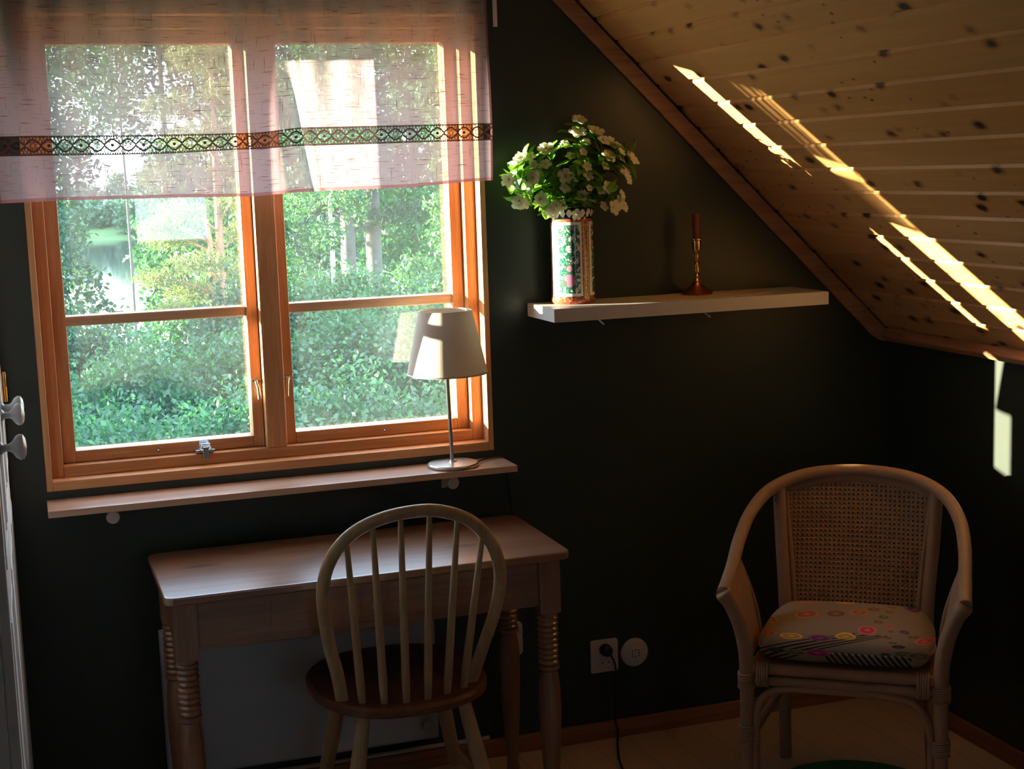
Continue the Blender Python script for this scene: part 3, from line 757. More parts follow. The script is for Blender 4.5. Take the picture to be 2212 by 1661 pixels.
MB().lathe([(0.001, 0), (0.045, 0), (0.046, 0.004), (0.040, 0.009), (0.036, 0.012), (0.026, 0.020), (0.016, 0.028), (0.011, 0.036), (0.001, 0.036)], (KX, KY, KZ), 40).obj('foot', COPPER, cs_, True)
MB().lathe([(0.008, 0.034), (0.010, 0.040), (0.006, 0.046), (0.0085, 0.054), (0.005, 0.060), (0.008, 0.070), (0.0055, 0.078), (0.0085, 0.086), (0.005, 0.094), (0.010, 0.100), (0.011, 0.103), (0.006, 0.106), (0.005, 0.118), (0.008, 0.124), (0.012, 0.128)], (KX, KY, KZ), 24).obj('shaft', BRASS, cs_, True)
MB().lathe([(0.001, 0.126), (0.011, 0.127), (0.0125, 0.131), (0.0125, 0.155), (0.0155, 0.158), (0.0155, 0.161), (0.0115, 0.161), (0.0115, 0.135), (0.001, 0.134)], (KX, KY, KZ), 28).obj('candle_cup', BRASS, cs_, True)
cd = thing('candle', (KX, KY, KZ + 0.135), 'dull red candle stub in the brass candlestick', 'candle')
MB().lathe([(0.001, 0.1352), (0.011, 0.1352), (0.0112, 0.228), (0.0095, 0.232), (0.001, 0.230)], (KX, KY, KZ), 24).obj('wax', WAX, cd, True)
MB().tube([(KX, KY, KZ + 0.229), (KX + 0.001, KY, KZ + 0.240)], 0.001, 6).obj('wick', BLACK, cd, True)

# ------------------------------------------------------------------ desk
DX0, DX1, DY0, DY1, DZ = 0.268, 1.284, -0.560, -0.105, 0.75
desk = thing('desk', ((DX0 + DX1) / 2, (DY0 + DY1) / 2, 0), 'small old pine writing table with turned legs under the window', 'desk')
def round_rect(x0, x1, y0, y1, r, n=6):
    p = []
    for cx_, cy_, a0 in ((x1 - r, y1 - r, 0), (x0 + r, y1 - r, 90), (x0 + r, y0 + r, 180), (x1 - r, y0 + r, 270)):
        for k in range(n + 1): a = math.radians(a0 + 90 * k / n); p.append((cx_ + r * math.cos(a), cy_ + r * math.sin(a)))
    return p
MB().prism(round_rect(DX0, DX1, DY0, DY1, 0.028), DZ - 0.021, DZ, 'z').obj('tabletop', DESKW['x'], desk, bevel=0.005, seg=3)
lx0, lx1, ly0, ly1, lw = 0.288, 1.262, -0.528, -0.140, 0.056
ap0 = 0.604
MB().box(lx0 + lw, lx1 - lw, ly0 + 0.008, ly0 + 0.028, ap0, DZ - 0.021).obj('front_apron', DESKW['x'], desk, bevel=0.002)
MB().box(lx0 + lw, lx1 - lw, ly1 - 0.028, ly1 - 0.008, ap0, DZ - 0.021).obj('back_apron', DESKW['x'], desk, bevel=0.002)
for x in (lx0 + 0.008, lx1 - 0.028):
    MB().box(x, x + 0.020, ly0 + lw, ly1 - lw, ap0, DZ - 0.021).obj('side_apron', DESKW['x'], desk, bevel=0.002)
dr = MB().box(0.520, 1.04, ly0 + 0.004, ly0 + 0.0085, ap0 + 0.020, DZ - 0.030).obj('drawer', DESKW['x'], desk, bevel=0.0015)
MB().lathe([(0.001, -0.026), (0.012, -0.024), (0.015, -0.017), (0.012, -0.009), (0.007, -0.004), (0.008, 0.0)], (0.78, ly0 + 0.004, 0.665), 20, 'y').obj('drawer_knob', DESKW['z'], dr, True)
MB().lathe([(0.001, -0.004), (0.006, -0.004), (0.006, 0.0)], (0.78, ly0 + 0.004, 0.70), 14, 'y').obj('keyhole', BRASS, dr, True)
for ix, (xa, ya) in enumerate(((lx0, ly0), (lx1 - lw, ly0), (lx0, ly1 - lw), (lx1 - lw, ly1 - lw))):
    cx_, cy_ = xa + lw / 2, ya + lw / 2
    m = MB().box(xa, xa + lw, ya, ya + lw, 0.583, DZ - 0.021)
    pr = [(0.001, 0.0), (0.017, 0.0), (0.021, 0.012), (0.018, 0.035), (0.016, 0.06), (0.020, 0.12), (0.026, 0.22), (0.030, 0.32), (0.0285, 0.38), (0.024, 0.412), (0.0215, 0.424), (0.028, 0.430), (0.028, 0.440)]
    for k in range(9):
        z = 0.440 + k * 0.0148; pr += [(0.0225, z + 0.0012), (0.0262, z + 0.0045), (0.0272, z + 0.0075), (0.0262, z + 0.0105), (0.0225, z + 0.0138)]
    pr += [(0.028, 0.576), (0.028, 0.583), (0.001, 0.584)]
    m.lathe(pr, (cx_, cy_, 0), 28).obj('leg', DESKW['z'], desk, True)

# ------------------------------------------------------------------ windsor chair, back to the room
CHX, CHY = 0.843, -0.435
ch = thing('windsor_chair', (CHX, CHY, 0), 'pale hoop back spindle chair with a brown seat, pushed up to the desk', 'chair')
nA = 56
rows = [(0.80, 0.415), (0.93, 0.417), (1.0, 0.426), (1.0, 0.440), (0.965, 0.4475), (0.85, 0.4455), (0.6, 0.441), (0.3, 0.4385)]
def seat_pt(a, k):
    c, s_ = math.cos(a), math.sin(a); p = 2.4; r = (abs(c) ** p + abs(s_) ** p) ** (-1 / p) * k
    return CHX + 0.224 * r * c * (1.0 + 0.03 * s_), CHY + 0.248 * r * s_
m = MB()
for k, h in rows:
    for j in range(nA): x, y = seat_pt(2 * PI * j / nA, k); m.v.append((x, y, h))
nr = len(rows)
for i in range(nr - 1):
    for j in range(nA): a, b = i * nA + j, i * nA + (j + 1) % nA; m.f.append((a, b, b + nA, a + nA))
m.f.append(tuple(range(nA))[::-1]); m.f.append(tuple((nr - 1) * nA + j for j in range(nA)))
tag(m.obj('seat', SEATW, ch, True), 'brown stained round seat')
# bow leans back towards the room; the spindles rise from an arc behind it
def back_pt(x, z): return (x, -0.558 - 0.290 * (z - 0.44), z)
bow = [(0.671, 0.434), (0.656, 0.52), (0.636, 0.60), (0.624, 0.68), (0.619, 0.745), (0.628, 0.805), (0.655, 0.858), (0.700, 0.898), (0.765, 0.922), (0.842, 0.930), (0.918, 0.922), (0.983, 0.893), (1.030, 0.846), (1.062, 0.785), (1.073, 0.720), (1.065, 0.640), (1.040, 0.545), (1.010, 0.434)]
bow = [(x + (0.006 if x < 0.845 else -0.008) , z) for x, z in bow]
bw_ = smooth_path([back_pt(*p) for p in bow], 6)
MB().tube(bw_, 0.0160, 14, squash=((0, 1, 0.29), 0.80)).obj('hoop', CHAIRW, ch, 'soft')
tops = [(0.680, 0.868), (0.741, 0.905), (0.808, 0.917), (0.878, 0.917), (0.948, 0.900), (1.013, 0.850)]
bases = [(0.717, -0.596), (0.766, -0.622), (0.818, -0.634), (0.872, -0.632), (0.925, -0.616), (0.975, -0.590)]
for (tx, tz), (bx, by) in zip(tops, bases):
    a, b = Vector((bx, by, 0.438)), Vector(back_pt(tx, tz))
    P = [a.lerp(b, t) for t in (0, 0.15, 0.4, 0.7, 1)]
    MB().tube(P, [0.0088, 0.0108, 0.0100, 0.0082, 0.0066], 12).obj('spindle', CHAIRW, ch, True)
CHX, CHY = 0.850, -0.452
for sx_, sy_ in ((-1, -1), (1, -1), (-1, 1), (1, 1)):
    top = Vector((CHX + sx_ * 0.125, CHY + sy_ * 0.125, 0.420)); bot = Vector((CHX + sx_ * 0.205, CHY + sy_ * 0.185, 0.0))
    P = [top.lerp(bot, t) for t in (0, 0.12, 0.35, 0.55, 0.8, 1)]
    MB().tube(P, [0.016, 0.018, 0.0205, 0.019, 0.015, 0.0125], 16).obj('leg', CHAIRW, ch, True)
for sx_ in (-1, 1):
    a = Vector((CHX + sx_ * 0.172, CHY - 0.156, 0.175)); b = Vector((CHX + sx_ * 0.172, CHY + 0.156, 0.175))
    MB().tube([a, a.lerp(b, .5), b], [0.008, 0.012, 0.008], 12).obj('side_stretcher', CHAIRW, ch, True)
MB().tube([(CHX - 0.172, CHY, 0.175), (CHX, CHY, 0.175), (CHX + 0.172, CHY, 0.175)], [0.008, 0.012, 0.008], 12).obj('cross_stretcher', CHAIRW, ch, True)

# ------------------------------------------------------------------ panel heater, conduit, sockets
ht = thing('panel_heater', (0.665, -0.05, 0.118), 'flat white electric panel heater on the wall behind the desk', 'heater')
MB().prism(round_rect(-0.092, -0.030, 0.118, 0.523, 0.012), 0.288, 1.040, 'x').obj('casing', HEATW, ht, bevel=0.002)
for x in (0.40, 0.92): MB().box(x, x + 0.03, -0.031, 0.0, 0.16, 0.48).obj('wall_bracket', HEATW, ht)
MB().lathe([(0.001, -0.012), (0.013, -0.011), (0.015, 0.0)], (1.005, -0.0925, 0.165), 24, 'y').obj('thermostat_knob', HEATW, ht, True)
MB().box(0.31, 1.02, -0.088, -0.034, 0.5232, 0.5245).obj('top_grille', STEEL, ht)
tag(MB().tube([(0.36, -0.008, 0.0625), (1.215, -0.008, 0.0625)], 0.0065, 10).tube([(0.84, -0.008, 0.057), (0.84, -0.008, 0.075)], 0.009, 10).obj('cable_conduit', PLASTIC, None, True, shift=(0.79, -0.008, 0.0625)), 'thin white cable conduit running along the top of the baseboard', 'conduit')

def socket_plate(name, x0, x1, z0, z1, r, label, wells):
    t = thing(name, ((x0 + x1) / 2, 0, z0), label, 'socket')
    MB().prism(round_rect(x0, x1, z0, z1, r), -0.010, 0.0, 'y').obj('plate', PLASTIC, t, bevel=0.0015)
    for wx, wz in wells:
        w = MB().lathe([(0.0205, -0.0102), (0.0205, -0.0115), (0.0185, -0.0115), (0.0180, -0.0102), (0.001, -0.0102)], (wx, 0, wz), 28, 'y', False).obj('socket_well', PLASTIC, t, True)
        for s_ in (-1, 1): MB().lathe([(0.001, -0.0107), (0.0025, -0.0107), (0.0025, -0.0100)], (wx + s_ * 0.0095, 0, wz), 10, 'y').obj('pin_hole', BLACK, w)
    return t
socket_plate('wall_socket', 1.541, 1.629, 0.2105, 0.3105, 0.006, 'square white double wall socket with a black plug, low on the wall', [(1.583, 0.278), (1.588, 0.240)])
socket_plate('wall_socket', 1.280, 1.3285, 0.300, 0.404, 0.016, 'upright white double wall socket half hidden behind the back desk leg', [(1.304, 0.376), (1.304, 0.328)])
jc = thing('junction_cover', (1.685, 0, 0.208), 'round white wall cover beside the square socket', 'wall cover')
MB().lathe([(0.001, -0.013), (0.034, -0.013), (0.041, -0.010), (0.044, -0.004), (0.044, 0.0)], (1.685, 0, 0.2565), 44, 'y').obj('cover', PLASTIC, jc, True)
m = MB()
for k in range(8): a = k * PI / 4; r = 0.011; m.lathe([(0.001, -0.0137), (0.0022, -0.0137), (0.0022, -0.0125)], (1.685 + r * math.cos(a) * (1 + 0.3 * (k % 2)), 0, 0.2565 + r * math.sin(a)), 8, 'y')
m.obj('vent_hole', BLACK, jc)
pl = thing('power_plug', (1.583, -0.012, 0.278), 'black plug in the square socket with a black cable running down to the floor', 'plug')
MB().lathe([(0.018, -0.0118), (0.0185, -0.020), (0.017, -0.034), (0.011, -0.040), (0.001, -0.041)], (1.586, 0, 0.282), 28, 'y').obj('plug_body', BLACK, pl, True)
cab = smooth_path([(1.592, -0.034, 0.276), (1.604, -0.038, 0.250), (1.612, -0.030, 0.215), (1.614, -0.022, 0.14), (1.610, -0.022, 0.075), (1.612, -0.020, 0.052), (1.617, -0.022, 0.030), (1.612, -0.035, 0.005), (1.585, -0.100, 0.0035), (1.545, -0.22, 0.0035), (1.52, -0.38, 0.0035), (1.48, -0.8, 0.0035), (1.35, -1.5, 0.0035)], 8)
MB().tube(cab, 0.0031, 8).obj('cable', BLACK, pl, True)

# ------------------------------------------------------------------ rattan armchair in the corner (local x right, y back)
RZ = -math.atan2(0.596, 0.803)
ra = thing('rattan_armchair', (1.91, -0.82, 0), 'rattan armchair with woven cane back in the corner under the slope', 'armchair', rz=RZ)
def part(mb, name, mat=RATTAN, parent=None, smooth=True, **k): return mb.obj(name, mat, parent or ra, smooth, local=True, **k)
hoop = [(0.297, -0.025, 0.622), (0.296, 0.03, 0.635), (0.294, 0.10, 0.661), (0.291, 0.20, 0.716), (0.274, 0.30, 0.777), (0.228, 0.38, 0.827), (0.136, 0.44, 0.858), (0.0, 0.466, 0.867)]
hoop = [(x, y, z - 0.016 * max(0.0, min(1.0, (z - 0.64) / 0.15))) for x, y, z in hoop]
hp = smooth_path(hoop + [(-x, y, z) for x, y, z in hoop[-2::-1]], 6)
part(MB().tube(hp, 0.0175, 14), 'arm_hoop', smooth='soft')
for s_ in (-1, 1):
    P = smooth_path([(s_ * 0.242, 0, 0.40), (s_ * 0.244, -0.004, 0.46), (s_ * 0.256, -0.01, 0.53), (s_ * 0.276, -0.018, 0.585), (s_ * 0.298, -0.027, 0.625)], 6)
    part(MB().tube(P, [0.0195] * (len(P) - 4) + [0.021, 0.022, 0.022, 0.020], 14), 'arm_post', smooth='soft')
    part(MB().tube([(s_ * 0.242, 0, 0.0), (s_ * 0.242, 0, 0.41)], 0.0185, 14), 'leg')
    P = smooth_path([(s_ * 0.205, 0.45, 0.0), (s_ * 0.200, 0.40, 0.22), (s_ * 0.192, 0.365, 0.42), (s_ * 0.196, 0.368, 0.55), (s_ * 0.206, 0.390, 0.68), (s_ * 0.213, 0.400, 0.818)], 6)
    part(MB().tube(P, 0.0175, 14), 'leg', smooth='soft')
    # woven side panel between hoop, post and seat
    q = [(s_ * 0.262, -0.005, 0.50), (s_ * 0.284, -0.01, 0.60), (s_ * 0.291, 0.06, 0.640), (s_ * 0.285, 0.125, 0.672), (s_ * 0.262, 0.150, 0.60), (s_ * 0.242, 0.165, 0.52), (s_ * 0.235, 0.17, 0.44), (s_ * 0.242, 0.0, 0.43)]
    o = MB().add(q + [(x - s_ * 0.006, y, z) for x, y, z in q], [tuple(range(8)), tuple(range(15, 7, -1))] + [(i, (i + 1) % 8, 8 + (i + 1) % 8, 8 + i) for i in range(8)])
    part(o, 'side_panel', smooth=False)
    part(MB().tube(smooth_path([(s_ * 0.290, 0.135, 0.682), (s_ * 0.262, 0.150, 0.60), (s_ * 0.242, 0.165, 0.52), (s_ * 0.232, 0.175, 0.43)], 5), 0.008, 10), 'side_cane', smooth='soft')
    # wrapped joints
    for zc in (0.385, 0.245):
        m = MB()
        for k in range(7): z = zc + (k - 3) * 0.0062; m.tube([(s_ * 0.242 + 0.0215 * math.cos(a * PI / 8), 0.0215 * math.sin(a * PI / 8), z + 0.002 * math.sin(a)) for a in range(17)], 0.0034, 6, False)
        part(m, 'binding', smooth='soft')
    m = MB()
    for k in range(5): x = s_ * (0.212 - k * 0.0062); m.tube([(x, 0.0275 * math.cos(a * PI / 8) * 0.9, 0.404 + 0.040 * math.sin(a * PI / 8) * 0.8) for a in range(17)], 0.0034, 6, False)
    part(m, 'rail_binding', smooth='soft')
    part(MB().tube([(s_ * 0.238, 0.0, 0.405), (s_ * 0.197, 0.37, 0.405)], 0.0155, 12), 'seat_rail')
    part(MB().tube([(s_ * 0.236, 0.0, 0.232), (s_ * 0.202, 0.40, 0.232)], 0.012, 12), 'stretcher')
for y, hw in ((0.0, 0.24), (0.37, 0.20)):
    part(MB().tube([(-hw, y, 0.418), (hw, y, 0.418)], 0.0150, 12), 'seat_rail')
    part(MB().tube([(-hw, y, 0.388), (hw, y, 0.388)], 0.0140, 12), 'seat_rail')
part(MB().tube([(-0.202, 0.40, 0.232), (0.202, 0.40, 0.232)], 0.012, 12), 'stretcher')
P = smooth_path([(-0.219, -0.004, 0.05), (-0.219, -0.004, 0.22), (-0.218, -0.004, 0.285), (-0.205, -0.004, 0.335), (-0.160, -0.004, 0.366), (-0.03, -0.004, 0.372), (0.145, -0.004, 0.366), (0.196, -0.004, 0.335), (0.216, -0.004, 0.285), (0.219, -0.004, 0.22), (0.219, -0.004, 0.05)], 6)
part(MB().tube(P, 0.0100, 12), 'front_brace', smooth='soft')
# seat deck under the cushion
part(MB().prism([(-0.235, 0.0), (0.235, 0.0), (0.198, 0.37), (-0.198, 0.37)], 0.420, 0.430, 'z'), 'seat_deck', smooth=False)
# back: cane sheet with real holes inside a bent frame
def back_y(x, z): return 0.363 + 0.072 * ((z - 0.44) / 0.40) + 0.030 * (1 - (x / 0.2) ** 2) * max(0, (z - 0.44) / 0.40)
def top_z(x): return 0.824 - 0.030 * (abs(x) / 0.19) ** 2.2
def halfw(z): return 0.160 + 0.034 * (z - 0.45) / 0.36
cell = 0.0125; vs, fs = [], []
nz = int(0.40 / cell); nx = 27
def add_cell(cx_, cz_):
    h = cell / 2; r = 0.0028; b = len(vs); o_ = [(-h, -h), (0, -h), (h, -h), (h, 0), (h, h), (0, h), (-h, h), (-h, 0)]
    for dx, dz in o_: vs.append((cx_ + dx, back_y(cx_ + dx, cz_ + dz), cz_ + dz))
    for k, (dx, dz) in enumerate(o_): a = math.atan2(dz, dx); vs.append((cx_ + r * math.cos(a), back_y(cx_, cz_), cz_ + r * math.sin(a)))
    for k in range(8): fs.append((b + k, b + (k + 1) % 8, b + 8 + (k + 1) % 8, b + 8 + k))
for j in range(nz + 1):
    z = 0.435 + j * cell
    for i in range(-nx, nx + 1):
        x = i * cell
        if abs(x) < halfw(z) + cell * 0.5 and z < top_z(x) + cell * 0.2: add_cell(x, z)
cane = MB().add(vs, fs); co_ = part(cane, 'cane_back', smooth='soft')
sd = co_.modifiers.new('thickness', 'SOLIDIFY'); sd.thickness = 0.0022
P = [(-halfw(0.43) - 0.004, back_y(0.16, 0.43), 0.43), (-halfw(0.60) - 0.004, back_y(0.17, 0.60), 0.60), (-halfw(0.80) - 0.002, back_y(0.19, 0.80), 0.783), (-0.186, back_y(.186, .81), 0.798), (-0.10, back_y(0.10, 0.83), 0.819), (0.0, back_y(0, 0.84), 0.828)]
P = P + [(-x, y, z) for x, y, z in P[-2::-1]]
part(MB().tube(smooth_path(P, 5), 0.0085, 10), 'back_frame', smooth='soft')
P = [(x * 1.075, y - 0.002, z + (0.006 if z > 0.78 else 0)) for x, y, z in P]
part(MB().tube(smooth_path(P, 5), 0.0075, 10), 'back_frame', smooth='soft')
part(MB().tube([(-0.19, 0.362, 0.437), (0.19, 0.362, 0.437)], 0.012, 12), 'back_rail')

# ------------------------------------------------------------------ cushion
def m_cushion():
    m = M('printed_cotton'); o = m.coord(); x, y, z = m.xyz(o)
    col = m.mix(m.noise(o, 6, 2, 0.5), (0.28, 0.215, 0.15), (0.34, 0.262, 0.185))
    y = y + 0.165; zz = y + (z - 0.085).mn(0.0) * 4.2                       # print wraps over the front edge
    # fan of curved dark stripes sweeping from the knot to the left, a second one below
    ax, ay = 0.115, 0.06
    dx = x - ax; dy = (zz - ay)
    curve = dy + (dx * dx) * 1.9
    rat = curve / ((dx * -1.0) + 0.05)
    st = ((rat * 44.0).sin()).gt(0.05)
    msk = dx.lt(-0.005) * dx.gt(-0.36) * rat.lt(-0.10) * rat.gt(-0.72) * zz.lt(0.03)
    col = m.mix(st * msk, col, (0.035, 0.03, 0.03))
    rat2 = (zz + 0.17) / ((x * 1.0) + 0.35); st2 = (((x * 0.9 + zz * 0.16) * 430.0).sin()).gt(0.0)
    col = m.mix(st2 * zz.lt(-0.165) * x.gt(-0.04) * x.lt(0.17), col, (0.03, 0.03, 0.03))
    rat3 = dy / (dx.abs() + 0.02); st3 = ((rat3 * 30.0).sin()).gt(0.6)
    col = m.mix(st3 * dx.gt(0.01) * rat3.lt(1.6) * rat3.gt(-1.4) * 0.4, col, (0.16, 0.10, 0.07))
    pal = {'o': (0.36, 0.13, 0.07), 'y': (0.50, 0.32, 0.06), 'p': (0.17, 0.05, 0.13), 'r': (0.50, 0.09, 0.10), 'b': (0.20, 0.12, 0.07), 'g': (0.14, 0.13, 0.06), 'k': (0.05, 0.045, 0.035), 'm': (0.30, 0.03, 0.12)}
    disks = [(-0.19, -0.012, 0.024, 'o'), (-0.129, -0.026, 0.030, 'y'), (-0.056, -0.026, 0.031, 'p'), (0.007, 0.004, 0.027, 'y'), (0.058, 0.052, 0.024, 'r'), (-0.106, 0.146, 0.032, 'o'), (-0.031, 0.153, 0.031, 'b'), (0.027, 0.177, 0.024, 'o'), (0.062, 0.217, 0.020, 'b'),
             (0.105, 0.262, 0.015, 'b'), (0.101, 0.207, 0.014, 'b'), (0.091, 0.155, 0.016, 'g'), (0.081, 0.112, 0.015, 'b'), (0.113, 0.087, 0.010, 'r'), (0.116, 0.057, 0.009, 'b'), (0.111, 0.015, 0.012, 'b'), (0.124, -0.030, 0.013, 'g'), (0.138, -0.066, 0.018, 'k'), (0.112, -0.105, 0.010, 'r'), (0.108, -0.150, 0.012, 'k'),
             (0.149, 0.064, 0.014, 'p'), (0.172, 0.033, 0.017, 'g'), (0.200, -0.006, 0.024, 'r'), (0.164, 0.275, 0.027, 'p'), (0.206, 0.238, 0.019, 'y'), (0.150, -0.135, 0.026, 'g'), (0.190, -0.150, 0.034, 'b'), (-0.06, -0.185, 0.034, 'm'), (-0.115, -0.192, 0.030, 'g'), (-0.165, -0.185, 0.026, 'k'), (-0.20, 0.10, 0.024, 'o'), (-0.02, 0.29, 0.026, 'y'), (-0.12, 0.30, 0.026, 'r')]
    for cx_, cy_, r, k in disks:
        ddx = x - cx_; ddy = (zz - cy_) * 0.95
        d = ((ddx * ddx) + (ddy * ddy)).sqrt() / r
        c = pal[k]; lite = tuple(min(1, v * 1.5 + 0.04) for v in c)
        rings = (d * 9.0).sin().gt(0.55)
        col = m.mix(d.lt(1.0), col, m.mix(rings, c, lite))
    return m.done(m.principled(col, 0.8, 0, 0.15, m.bump(m.noise(o, 400, 2, 0.5), 0.08, 0.001)))
cu = thing('seat_cushion', (1.91 + 0.596 * 0.165, -0.82 + 0.803 * 0.165, 0.431), 'plump cushion printed with coloured circles and black stripes on the rattan armchair', 'cushion', rz=RZ)
bm = bmesh.new(); N1 = 26
def sup(a, b, h):
    """Point of a puffed square pillow for a, b in -1..1; h = +1 top, -1 bottom."""
    e_ = max(abs(a), abs(b)); f = (1 - e_ ** 6) ** 0.5
    k = 1.0 - 0.10 * (min(abs(a), abs(b)) ** 3)
    w = 0.228 - 0.018 * (b + 1) / 2
    x = a * w * k; y = b * 0.182 * k
    dome = 0.014 * (1 - a * a) * (1 - b * b)
    z = 0.045 + (0.040 * f + dome if h > 0 else -0.043 * f)
    return (x, y, z)
vs, fs = [], []
for h in (1, -1):
    b0 = len(vs)
    for j in range(N1 + 1):
        for i in range(N1 + 1):
            a = math.sin((i / N1 - 0.5) * PI); b = math.sin((j / N1 - 0.5) * PI); vs.append(sup(a, b, h))
    fs += [tuple(b0 + k for k in (j * (N1 + 1) + i, j * (N1 + 1) + i + 1, (j + 1) * (N1 + 1) + i + 1, (j + 1) * (N1 + 1) + i)) for j in range(N1) for i in range(N1)]
def m_cu_shift(vs): return [(x, y, z) for x, y, z in vs]
cb = MB().add(m_cu_shift(vs), fs)
CUSH = m_cushion()
ob = cb.obj('cushion_cover', CUSH, cu, 'soft', local=True)
bm2 = bmesh.new(); bm2.from_mesh(ob.data); bmesh.ops.remove_doubles(bm2, verts=bm2.verts, dist=0.0004); bmesh.ops.recalc_face_normals(bm2, faces=bm2.faces); bm2.to_mesh(ob.data); bm2.free()
pp = [sup(a, b, 1)[:2] + (0.045,) for a, b in [(t, -1) for t in np.linspace(-1, 1, 14)] + [(1, t) for t in np.linspace(-0.9, 1, 12)] + [(-t, 1) for t in np.linspace(-0.9, 1, 14)] + [(-1, -t) for t in np.linspace(-0.9, 0.9, 12)]]
pp.append(pp[0])
MB().tube(pp, 0.003, 6, False).obj('piping', CUSH, cu, 'soft', local=True)

# ------------------------------------------------------------------ green rug
rug = MB()
pol = [(2.05 + 0.235 * math.cos(2 * PI * k / 64), -0.665 + 0.235 * math.sin(2 * PI * k / 64)) for k in range(64)]
RUGM = plain('green_wool', (0.02, 0.14, 0.05), 0.95, var=0.4, scale=60, bump=0.5)
tag(rug.prism(pol, 0.0005, 0.012, 'z').obj('rug', RUGM, None, shift=(2.05, -0.665, 0.0005), bevel=0.004), 'round green rug under the rattan armchair', 'rug')

# ------------------------------------------------------------------ white cupboard at the left edge
cpx = -0.058
cp = thing('cupboard', (-0.34, -0.64, 0), 'tall white painted cupboard with round grey knobs at the left edge', 'cupboard')
MB().box(XL + 0.002, cpx - 0.020, -1.262, -0.004, 0.0, 2.06).obj('body', CUPB, cp, bevel=0.003)
edges = ((-0.010, -0.405, -0.350), (-0.409, -0.850, -0.470), (-0.854, -1.258, -0.920))
for ya, yb, yk in edges:
    d = MB().box(cpx - 0.0195, cpx, yb, ya, 0.07, 2.04).obj('door', CUPB, cp, bevel=0.003)
    m = MB()
    for z0_, z1_ in ((0.16, 0.92), (1.02, 1.92)):
        m.box(cpx, cpx + 0.002, yb + 0.06, yb + 0.075, z0_, z1_).box(cpx, cpx + 0.002, ya - 0.075, ya - 0.06, z0_, z1_).box(cpx, cpx + 0.002, yb + 0.075, ya - 0.075, z0_, z0_ + 0.015).box(cpx, cpx + 0.002, yb + 0.075, ya - 0.075, z1_ - 0.015, z1_)
    m.obj('door_moulding', CUPB, d, bevel=0.0015)
    zk = 1.199
    MB().lathe([(0.013, 0.0), (0.014, 0.003), (0.008, 0.008), (0.0075, 0.018), (0.011, 0.024), (0.0215, 0.031), (0.026, 0.038), (0.025, 0.045), (0.017, 0.050), (0.001, 0.052)], (cpx, yk, zk), 28, 'x').obj('door_knob', KNOBM, d, True)
    if ya > -0.1: MB().lathe([(0.001, 1.166), (0.0055, 1.168), (0.0055, 1.205), (0.0048, 1.206), (0.0055, 1.207), (0.0055, 1.240), (0.004, 1.245), (0.001, 1.247)], (cpx + 0.008, -0.022, 0), 14).box(cpx + 0.0, cpx + 0.003, -0.022, -0.012, 1.17, 1.24).obj('hinge', BRASS, d, True)

# ------------------------------------------------------------------ outside: slope down to a lake, bushes, trees, far shore
def ground_z(y): return -3.2 - 0.085 * max(0.0, y - 4)
gm = MB(); ys = [0.5, 4, 8, 14, 22, 34, 50, 70, 95, 108]
gm.v = [(x, y, ground_z(y) + 0.25 * math.sin(x * 0.3 + y * 0.2)) for y in ys for x in range(-80, 91, 10)]
nxg = 18
gm.f = [(j * nxg + i, j * nxg + i + 1, (j + 1) * nxg + i + 1, (j + 1) * nxg + i) for j in range(len(ys) - 1) for i in range(nxg - 1)]
struct('ground', gm, GRASSM, 'grassy slope running down to the lake', 'ground')
LAKE = -12.0
struct('lake', MB().add([(-150, 100, LAKE), (220, 100, LAKE), (320, 372, LAKE), (-150, 372, LAKE)], [(0, 1, 2, 3)]), WATER, 'bright lake seen between the trees', 'lake')
fm = MB(); xs = list(range(-160, 321, 16))
fm.v = [(x, 352 + 8 * math.sin(x * 0.05), LAKE - 0.2) for x in xs] + [(x, 372, LAKE + 1.0) for x in xs] + [(x, 470, LAKE + 7 + 4 * math.sin(x * 0.021 + 1)) for x in xs]
k = len(xs); fm.f = [(r * k + i, r * k + i + 1, (r + 1) * k + i + 1, (r + 1) * k + i) for r in range(2) for i in range(k - 1)]
struct('far_shore', fm, GRASSM, 'far shore of the lake', 'shore')

def leaf_cloud(blobs, n, size, shell=0.55, aspect=0.55, up=0.3, droop=0.0):
    """Leaves filling a set of ellipsoids (cx, cy, cz, rx, ry, rz), thicker towards their skin."""
    B = np.array(blobs, float); vol = (B[:, 3] * B[:, 4] * B[:, 5]) ** (2 / 3); pick = rng.choice(len(B), n, p=vol / vol.sum())
    d = rng.normal(size=(n, 3)); d /= np.linalg.norm(d, axis=1)[:, None]
    r = shell + (1 - shell) * rng.random(n) ** 0.6; r *= 1 + 0.16 * rng.normal(size=n)
    c = B[pick, :3] + d * r[:, None] * B[pick, 3:]
    ax = rng.normal(size=(n, 3)); ax[:, 2] -= droop; ax /= np.linalg.norm(ax, axis=1)[:, None]
    nr = rng.normal(size=(n, 3)) * 0.8 + d * 0.5; nr[:, 2] += up
    s_ = np.cross(ax, nr); s_ /= np.linalg.norm(s_, axis=1)[:, None] + 1e-9
    L = size * rng.uniform(0.6, 1.25, n)[:, None]; w = L * aspect
    v = np.stack([c - ax * L / 2, c + s_ * w / 2 - ax * L * 0.05, c + ax * L / 2, c - s_ * w / 2 - ax * L * 0.05], 1).reshape(-1, 3)
    return v, np.arange(n * 4).reshape(n, 4)

